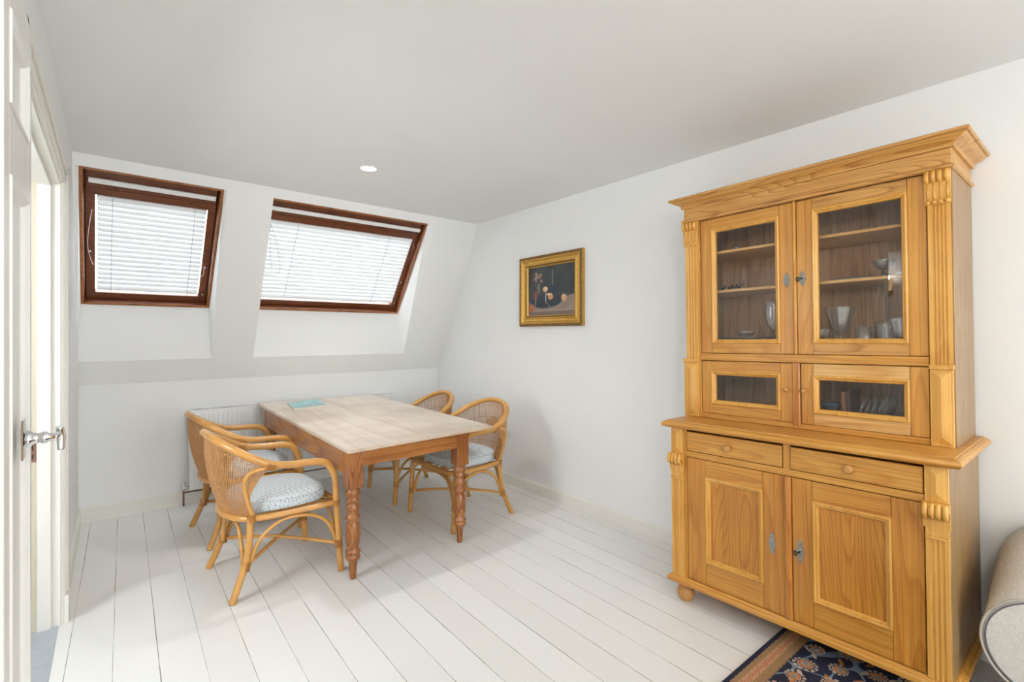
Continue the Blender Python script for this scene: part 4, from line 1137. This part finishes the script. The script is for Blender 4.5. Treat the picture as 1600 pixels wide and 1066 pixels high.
# ---- things kept in the dresser
def inside(x, y, z): return CX_ @ Matrix.Translation((x, y, z))
def put(name, label, cat, x, y, z, group=None): return thing(name, label, cat, xf=inside(x, y, z), group=group)
def wall_cup(m, prof, n=24): m.lathe(prof, n=n, capb=False, capt=False)
S1 = 1.6075; S2 = 1.8155; S0 = 1.2725; SB = .9305
t = put('metal_goblet', 'small pewter goblet on the shelf behind the right glass door', 'goblet', .853, .275, S1)
m = MB(); m.lathe([(.026, 0), (.026, .003), (.006, .008), (.004, .028)], n=20); m.build('foot', M['pewter'], t)
m = MB(); m.lathe([(.004, .028), (.020, .034), (.032, .048), (.038, .066), (.040, .070), (.037, .070), (.030, .050), (.004, .034)], n=24); m.build('bowl', M['pewter'], t)
m = MB(); m.box(0, .055, 0, .05, 0, .020, 0, .004)
tag(m.build('box', M['porcelain'], None, inside(.885, .31, S1)), 'small white lidded dish beside the pewter goblet', 'dish')
m = MB(); m.tube([(0, 0, .004), (.05, .0, .005), (.11, 0, .004), (.16, 0, .003)], [.004, .005, .007, .003], 8); 
tag(m.build('table_knife', M['grey_metal'], None, inside(.655, .26, S1)), 'slim metal knife lying on the shelf left of the goblet', 'knife')
m = MB(); m.lathe([(.001, .010), (.014, .008), (.022, .002), (.022, 0)], n=16)
tag(m.build('saucer', M['porcelain'], None, inside(.722, .30, S1)), 'tiny white upturned saucer behind the right glass door', 'saucer')
# little dark birds on the left shelf
bx = [.148, .186, .212, .238]
def bird():
    m = MB()
    m.tube([(-.014, 0, .012), (-.006, 0, .010), (.004, 0, .011), (.010, 0, .017)], [.003, .006, .0065, .004], 8)
    m.lathe([(.0005, -.005), (.004, -.003), (.005, 0), (.004, .003), (.0005, .005)], (.012, 0, .022), 8)
    m.tube([(.015, 0, .022), (.021, 0, .021)], [.002, .0006], 6); m.tube([(-.002, .002, 0), (0, .001, .008)], .001, 4); m.tube([(-.002, -.002, 0), (0, -.001, .008)], .001, 4)
    return m
b0 = tag(bird().build('bird_figurine', M['iron'], None, inside(bx[0], .265, S1)), 'tiny dark bird figurine, leftmost on the shelf of the left glass cupboard', 'figurine', 'tiny bird figurines on the left shelf')
for x, lab in zip(bx[1:], ('tiny dark bird figurine, second from the left on the shelf', 'tiny dark bird figurine, third from the left on the shelf', 'tiny dark bird figurine, rightmost, beside the thin upright pin')):
    c = b0.copy(); col.objects.link(c); c.matrix_basis = inside(x, .265, S1); c['label'] = lab
m = MB(); m.lathe([(.008, 0), (.008, .002), (.0012, .004), (.0012, .048), (.0003, .05)], n=10)
tag(m.build('pin_stand', M['iron'], None, inside(.258, .27, S1)), 'thin upright metal pin on the shelf right of the bird figurines', 'ornament')
m = MB(); m.lathe([(.012, 0), (.016, .004), (.018, .012), (.012, .018), (.004, .020), (.004, .024), (.0005, .026)], n=14)
tag(m.build('lidded_pot', M['pewter'], None, inside(.225, .265, S2)), 'little lidded metal pot on the top shelf, left cupboard', 'pot')
# tray with a glass dish, wine glass
t = put('cake_stand', 'round dark metal stand at the bottom of the left glass cupboard', 'cake stand', .225, .375, S0 + .0008)
m = MB(); m.lathe([(.07, 0), (.068, .006), (.02, .012), (.016, .05), (.03, .066), (.120, .072), (.135, .084), (.138, .084), (.136, .078), (.125, .068)], n=36, capt=False); m.lathe([(.001, .0725), (.12, .0725)], n=36, capb=False, capt=False); m.build('stand_plate', M['grey_metal'], t)
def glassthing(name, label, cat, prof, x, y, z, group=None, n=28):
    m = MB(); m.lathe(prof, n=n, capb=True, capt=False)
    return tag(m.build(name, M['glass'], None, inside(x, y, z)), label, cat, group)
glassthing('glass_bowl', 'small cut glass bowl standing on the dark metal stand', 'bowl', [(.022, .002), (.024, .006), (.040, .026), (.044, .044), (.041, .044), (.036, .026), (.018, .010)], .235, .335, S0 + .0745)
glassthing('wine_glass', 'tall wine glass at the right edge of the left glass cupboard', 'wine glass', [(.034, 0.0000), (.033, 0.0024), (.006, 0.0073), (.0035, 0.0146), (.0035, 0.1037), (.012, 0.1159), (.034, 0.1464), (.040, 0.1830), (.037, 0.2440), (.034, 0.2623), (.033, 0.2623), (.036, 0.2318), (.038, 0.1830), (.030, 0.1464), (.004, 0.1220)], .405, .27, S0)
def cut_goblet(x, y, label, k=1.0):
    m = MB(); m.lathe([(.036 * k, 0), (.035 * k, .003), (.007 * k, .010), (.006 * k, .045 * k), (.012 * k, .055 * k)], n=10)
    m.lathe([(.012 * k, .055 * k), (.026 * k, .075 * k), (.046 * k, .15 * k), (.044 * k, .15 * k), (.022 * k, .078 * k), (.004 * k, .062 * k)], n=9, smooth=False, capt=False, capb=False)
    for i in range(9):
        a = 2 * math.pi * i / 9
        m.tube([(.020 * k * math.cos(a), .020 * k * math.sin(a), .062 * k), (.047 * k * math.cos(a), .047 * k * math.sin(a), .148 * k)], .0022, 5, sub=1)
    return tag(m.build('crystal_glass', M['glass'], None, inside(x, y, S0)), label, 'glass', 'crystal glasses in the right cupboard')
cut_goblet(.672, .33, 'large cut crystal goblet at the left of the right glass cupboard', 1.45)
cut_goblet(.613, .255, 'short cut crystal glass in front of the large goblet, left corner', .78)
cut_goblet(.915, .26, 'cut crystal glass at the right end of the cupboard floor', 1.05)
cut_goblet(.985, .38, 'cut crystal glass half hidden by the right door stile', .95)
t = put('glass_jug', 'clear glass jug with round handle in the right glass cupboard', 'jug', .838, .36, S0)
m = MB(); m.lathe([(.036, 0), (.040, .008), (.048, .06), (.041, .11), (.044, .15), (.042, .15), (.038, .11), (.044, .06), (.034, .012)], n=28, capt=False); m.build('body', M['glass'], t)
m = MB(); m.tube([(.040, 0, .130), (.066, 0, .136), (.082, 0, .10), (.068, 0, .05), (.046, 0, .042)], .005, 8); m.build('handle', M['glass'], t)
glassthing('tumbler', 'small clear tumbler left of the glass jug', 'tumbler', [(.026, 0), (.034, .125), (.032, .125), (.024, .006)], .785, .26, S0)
# lower small compartments
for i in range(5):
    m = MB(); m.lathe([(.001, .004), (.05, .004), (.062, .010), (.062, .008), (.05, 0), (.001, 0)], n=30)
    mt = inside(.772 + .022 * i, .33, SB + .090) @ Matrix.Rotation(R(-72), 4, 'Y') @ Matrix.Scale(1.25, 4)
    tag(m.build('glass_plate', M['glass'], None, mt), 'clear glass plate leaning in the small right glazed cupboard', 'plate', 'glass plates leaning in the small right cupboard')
for i in range(4):
    m = MB(); m.lathe([(.022, 0), (.040, .020), (.044, .030), (.041, .030), (.036, .018), (.018, .005)], n=24)
    tag(m.build('bowl', M['navy_glass'], None, inside(.635, .30, SB + .03 * i)), ('dark blue bowl at the bottom of the small stack', 'dark blue bowl second from the bottom of the small stack', 'dark blue bowl third from the bottom of the small stack', 'dark blue bowl on top of the small stack')[i], 'bowl', 'stacked dark blue bowls')
def slab(x, w_, d, h, mat, lab):
    m = MB(); m.box(0, w_, 0, d, 0, h, 0, .002)
    tag(m.build('book', mat, None, inside(x, .32, SB)), lab, 'book', 'books in the small right cupboard')
slab(.672, .020, .14, .17, M['table_leg'], 'dark brown book standing left of the glass plates')
slab(.694, .016, .14, .18, M['darkbrown'], 'blackish book standing next to the glass plates')
slab(.892, .018, .14, .175, M['gold_dark'], 'olive book standing right of the glass plates')
slab(.912, .014, .14, .165, M['page'], 'cream book at the right end of the small cupboard')

# ------------------------------------------------------------------ patterned rug
RX0, RX1, RY0, RY1 = .75, 2.62, -1.1, .984
RW_, RH_ = RX1 - RX0, RY1 - RY0
rr = random.Random(11)
NAVY = (.010, .012, .035); TAN = (.36, .215, .10); PINK = (.50, .27, .15); RED = (.36, .085, .03); CREAM = (.52, .40, .30); ORG = (.48, .16, .035); SKY = (.16, .22, .27)
flowers = []
for i in range(-1, 17):
    for j in range(-1, 20):
        x = .10 + i * .126 + (.063 if j % 2 else 0); y = .165 + j * .108
        flowers.append((x, y, .043 + .010 * ((i + j) % 2), rr.random() * 6.28, (i * 2 + j) % 3))
from collections import defaultdict
cell = defaultdict(list)
for f in flowers:
    for a in (-1, 0, 1):
        for b_ in (-1, 0, 1): cell[(int(f[0] / .12) + a, int(f[1] / .12) + b_)].append(f)
def rugc(u, v):
    x, y = u * RW_, (1 - v) * RH_           # y measured inward from the far edge
    d = min(x, RW_ - x, y, RH_ - y) + .0015 * math.sin(x * 190) * math.sin(y * 170 + 1)
    s = x if min(y, RH_ - y) < min(x, RW_ - x) else y
    if d < .019: return NAVY
    if d < .037: return mixc(TAN, (.24, .13, .07), .5 + .5 * math.sin(s * 420) * math.sin(d * 500))
    if d < .043: return (.30, .20, .06)
    if d < .076:
        # running scroll: alternating curls joined by a wavy stem
        ph = s / .034; k = ph - math.floor(ph) - .5; sg = 1 if int(math.floor(ph)) % 2 else -1
        px_, py_ = k * .034, (d - .0595)
        r_ = math.hypot(px_, py_ - sg * .001)
        ang = math.atan2((py_ - sg * .001) * sg, px_)
        rs_ = .0035 + .0085 * ((ang + math.pi) / (2 * math.pi))
        if abs(r_ - rs_) < .0016: return RED
        if r_ < .0022: return RED
        if abs(abs(px_) - .0155) < .0016 and abs(py_) < .007: return (.42, .15, .06)
        return PINK
    if d < .082: return (.30, .20, .06)
    if d < .108: return mixc(TAN, (.26, .14, .06), .5 + .5 * math.sin(s * 330 + 2) * math.sin(d * 420))
    if d < .113: return mixc(TAN, NAVY, .5)
    c = NAVY
    # winding vines
    a = math.sin(x * 26 + 2.4 * math.sin(y * 15)) + math.cos(y * 24 + 2.0 * math.sin(x * 13))
    if abs(a) < .13: c = SKY
    b2 = math.sin(x * 41 + 3 * math.cos(y * 21)) * math.cos(y * 37)
    if b2 > .86: c = ORG
    if b2 < -.90: c = CREAM
    for (fx, fy, fr_, rot, kind) in cell.get((int(x / .12), int(y / .12)), ()):
        dx_, dy_ = x - fx, y - fy; r_ = math.hypot(dx_, dy_)
        if r_ > fr_ * 1.05: continue
        an = math.atan2(dy_, dx_) + rot
        asym = 1 - .30 * math.cos(an)            # palmette: fuller on one side
        q_ = r_ / (fr_ * asym * .85)
        pet = .5 + .5 * math.cos(an * 13)
        if q_ < 1:
            if q_ > .72 - .20 * pet + .12 and pet > .35 and q_ > .62: c = CREAM if q_ > .74 else NAVY
            if q_ <= .62: c = ORG if kind != 1 else (.40, .12, .05)
            if q_ < .42: c = (.42, .24, .12) if kind else SKY
            if q_ < .22: c = SKY if kind else CREAM
            if .58 < q_ < .64: c = (.50, .36, .24)
    return c
t = thing('patterned_rug', 'navy, orange and cream floral rug with tan scroll border running under the cabinet', 'rug')
def steps(segs):
    out = []
    for a, b, st_ in segs:
        n = max(1, int((b - a) / st_)); out += [a + (b - a) * k / n for k in range(n)]
    return out + [segs[-1][1]]
XS = steps(((RX0, 1.8, .012), (1.8, RX1, .0022))); YS = steps(((RY0, .50, .012), (.50, RY1, .0022)))
def rug_at(u, v): return XS[round(u * (len(XS) - 1))], YS[round(v * (len(YS) - 1))]
def rug_pos(u, v): x, y = rug_at(u, v); return (x, y, .009)
def rug_col(u, v): x, y = rug_at(u, v); return rugc((x - RX0) / RW_, (y - RY0) / RH_)
grid_color('pile', len(XS), len(YS), rug_pos, rug_col, M['rug'], t)
m = MB(); m.box(RX0, RX1, RY0, RY1, .0005, .0085, 0, .001); m.build('backing', simple('navy_wool_edge', (.012, .015, .04), .95, noise=.3, scale=200), t)

# ------------------------------------------------------------------ linen sofa, one arm in view
t = thing('linen_sofa', 'oatmeal linen sofa with rolled arm and dark piping beside the cabinet', 'sofa', (2.6, -.6, 0))
t.location = (0, 0, 0)
def arm_section(cy, cz, r, side=1):
    P = []
    for k in range(20):
        a = R(-62) + (R(250)) * k / 19         # from under the roll, over the top, to the inner side
        P.append((cy + side * r * math.cos(a), cz + r * math.sin(a)))
    lo = [(cy - side * r * .95, .20), (cy + side * .02, .20), (cy + side * .035, .215)]
    return P + lo
def sofa_arm(cy0, side):
    m = MB(); secs = [(2.372, .135, .325, .158), (2.376, .135, .328, .170), (2.45, .135, .345, .174), (2.60, .125, .390, .186), (2.72, .112, .420, .202), (2.835, .098, .440, .217)]
    vs = []; n = 0
    for (x, cy, cz, r) in secs:
        P = arm_section(cy0 + side * cy, cz, r, side); n = len(P)
        vs += [(x, a, b) for a, b in P]
    fs = []
    for i in range(len(secs) - 1):
        for k in range(n): fs.append((i * n + k, i * n + (k + 1) % n, (i + 1) * n + (k + 1) % n, (i + 1) * n + k))
    m.add(vs, fs, 0, True); m.add(vs[:n], [tuple(range(n))]); m.add(vs[-n:], [tuple(range(n))])
    a = m.build('arm', M['linen'], t)
    P = arm_section(cy0 + side * .135, .325, .160, side)
    m = MB(); m.tube([(2.370, y, z) for y, z in P[:-3]], .0026, 6, sub=2); m.build('piping', M['piping'], a)
    P = arm_section(cy0 + side * .135, .325, .172, side)
    m = MB(); m.tube([(2.371, y, z) for y, z in P[:-3]], .0045, 6, sub=2); m.build('piping', M['piping_pale'], a)
sofa_arm(0.0, 1); sofa_arm(-1.45, -1)
m = MB(); m.box(2.40, 2.835, -1.50, .05, .20, .30, 0, .02); m.build('base', M['linen'], t)
for a, b in ((-1.44, -.73), (-.72, -.01)):
    m = MB(); m.box(2.37, 2.74, a, b, .301, .42, 0, .03); m.build('seat_cushion', M['linen'], t)
m = MB(); m.box(2.74, 2.835, -1.50, -.02, .30, .78, 0, .03); m.build('backrest', M['linen'], t)
for x, y in ((2.44, .12), (2.78, .12), (2.44, -1.57), (2.78, -1.57)):
    m = MB(); m.lathe([(.014, .0095 if x < 2.6 else .001), (.026, .21)], (x, y, 0), 4, smooth=False); m.build('leg', M['darkbrown'], t)
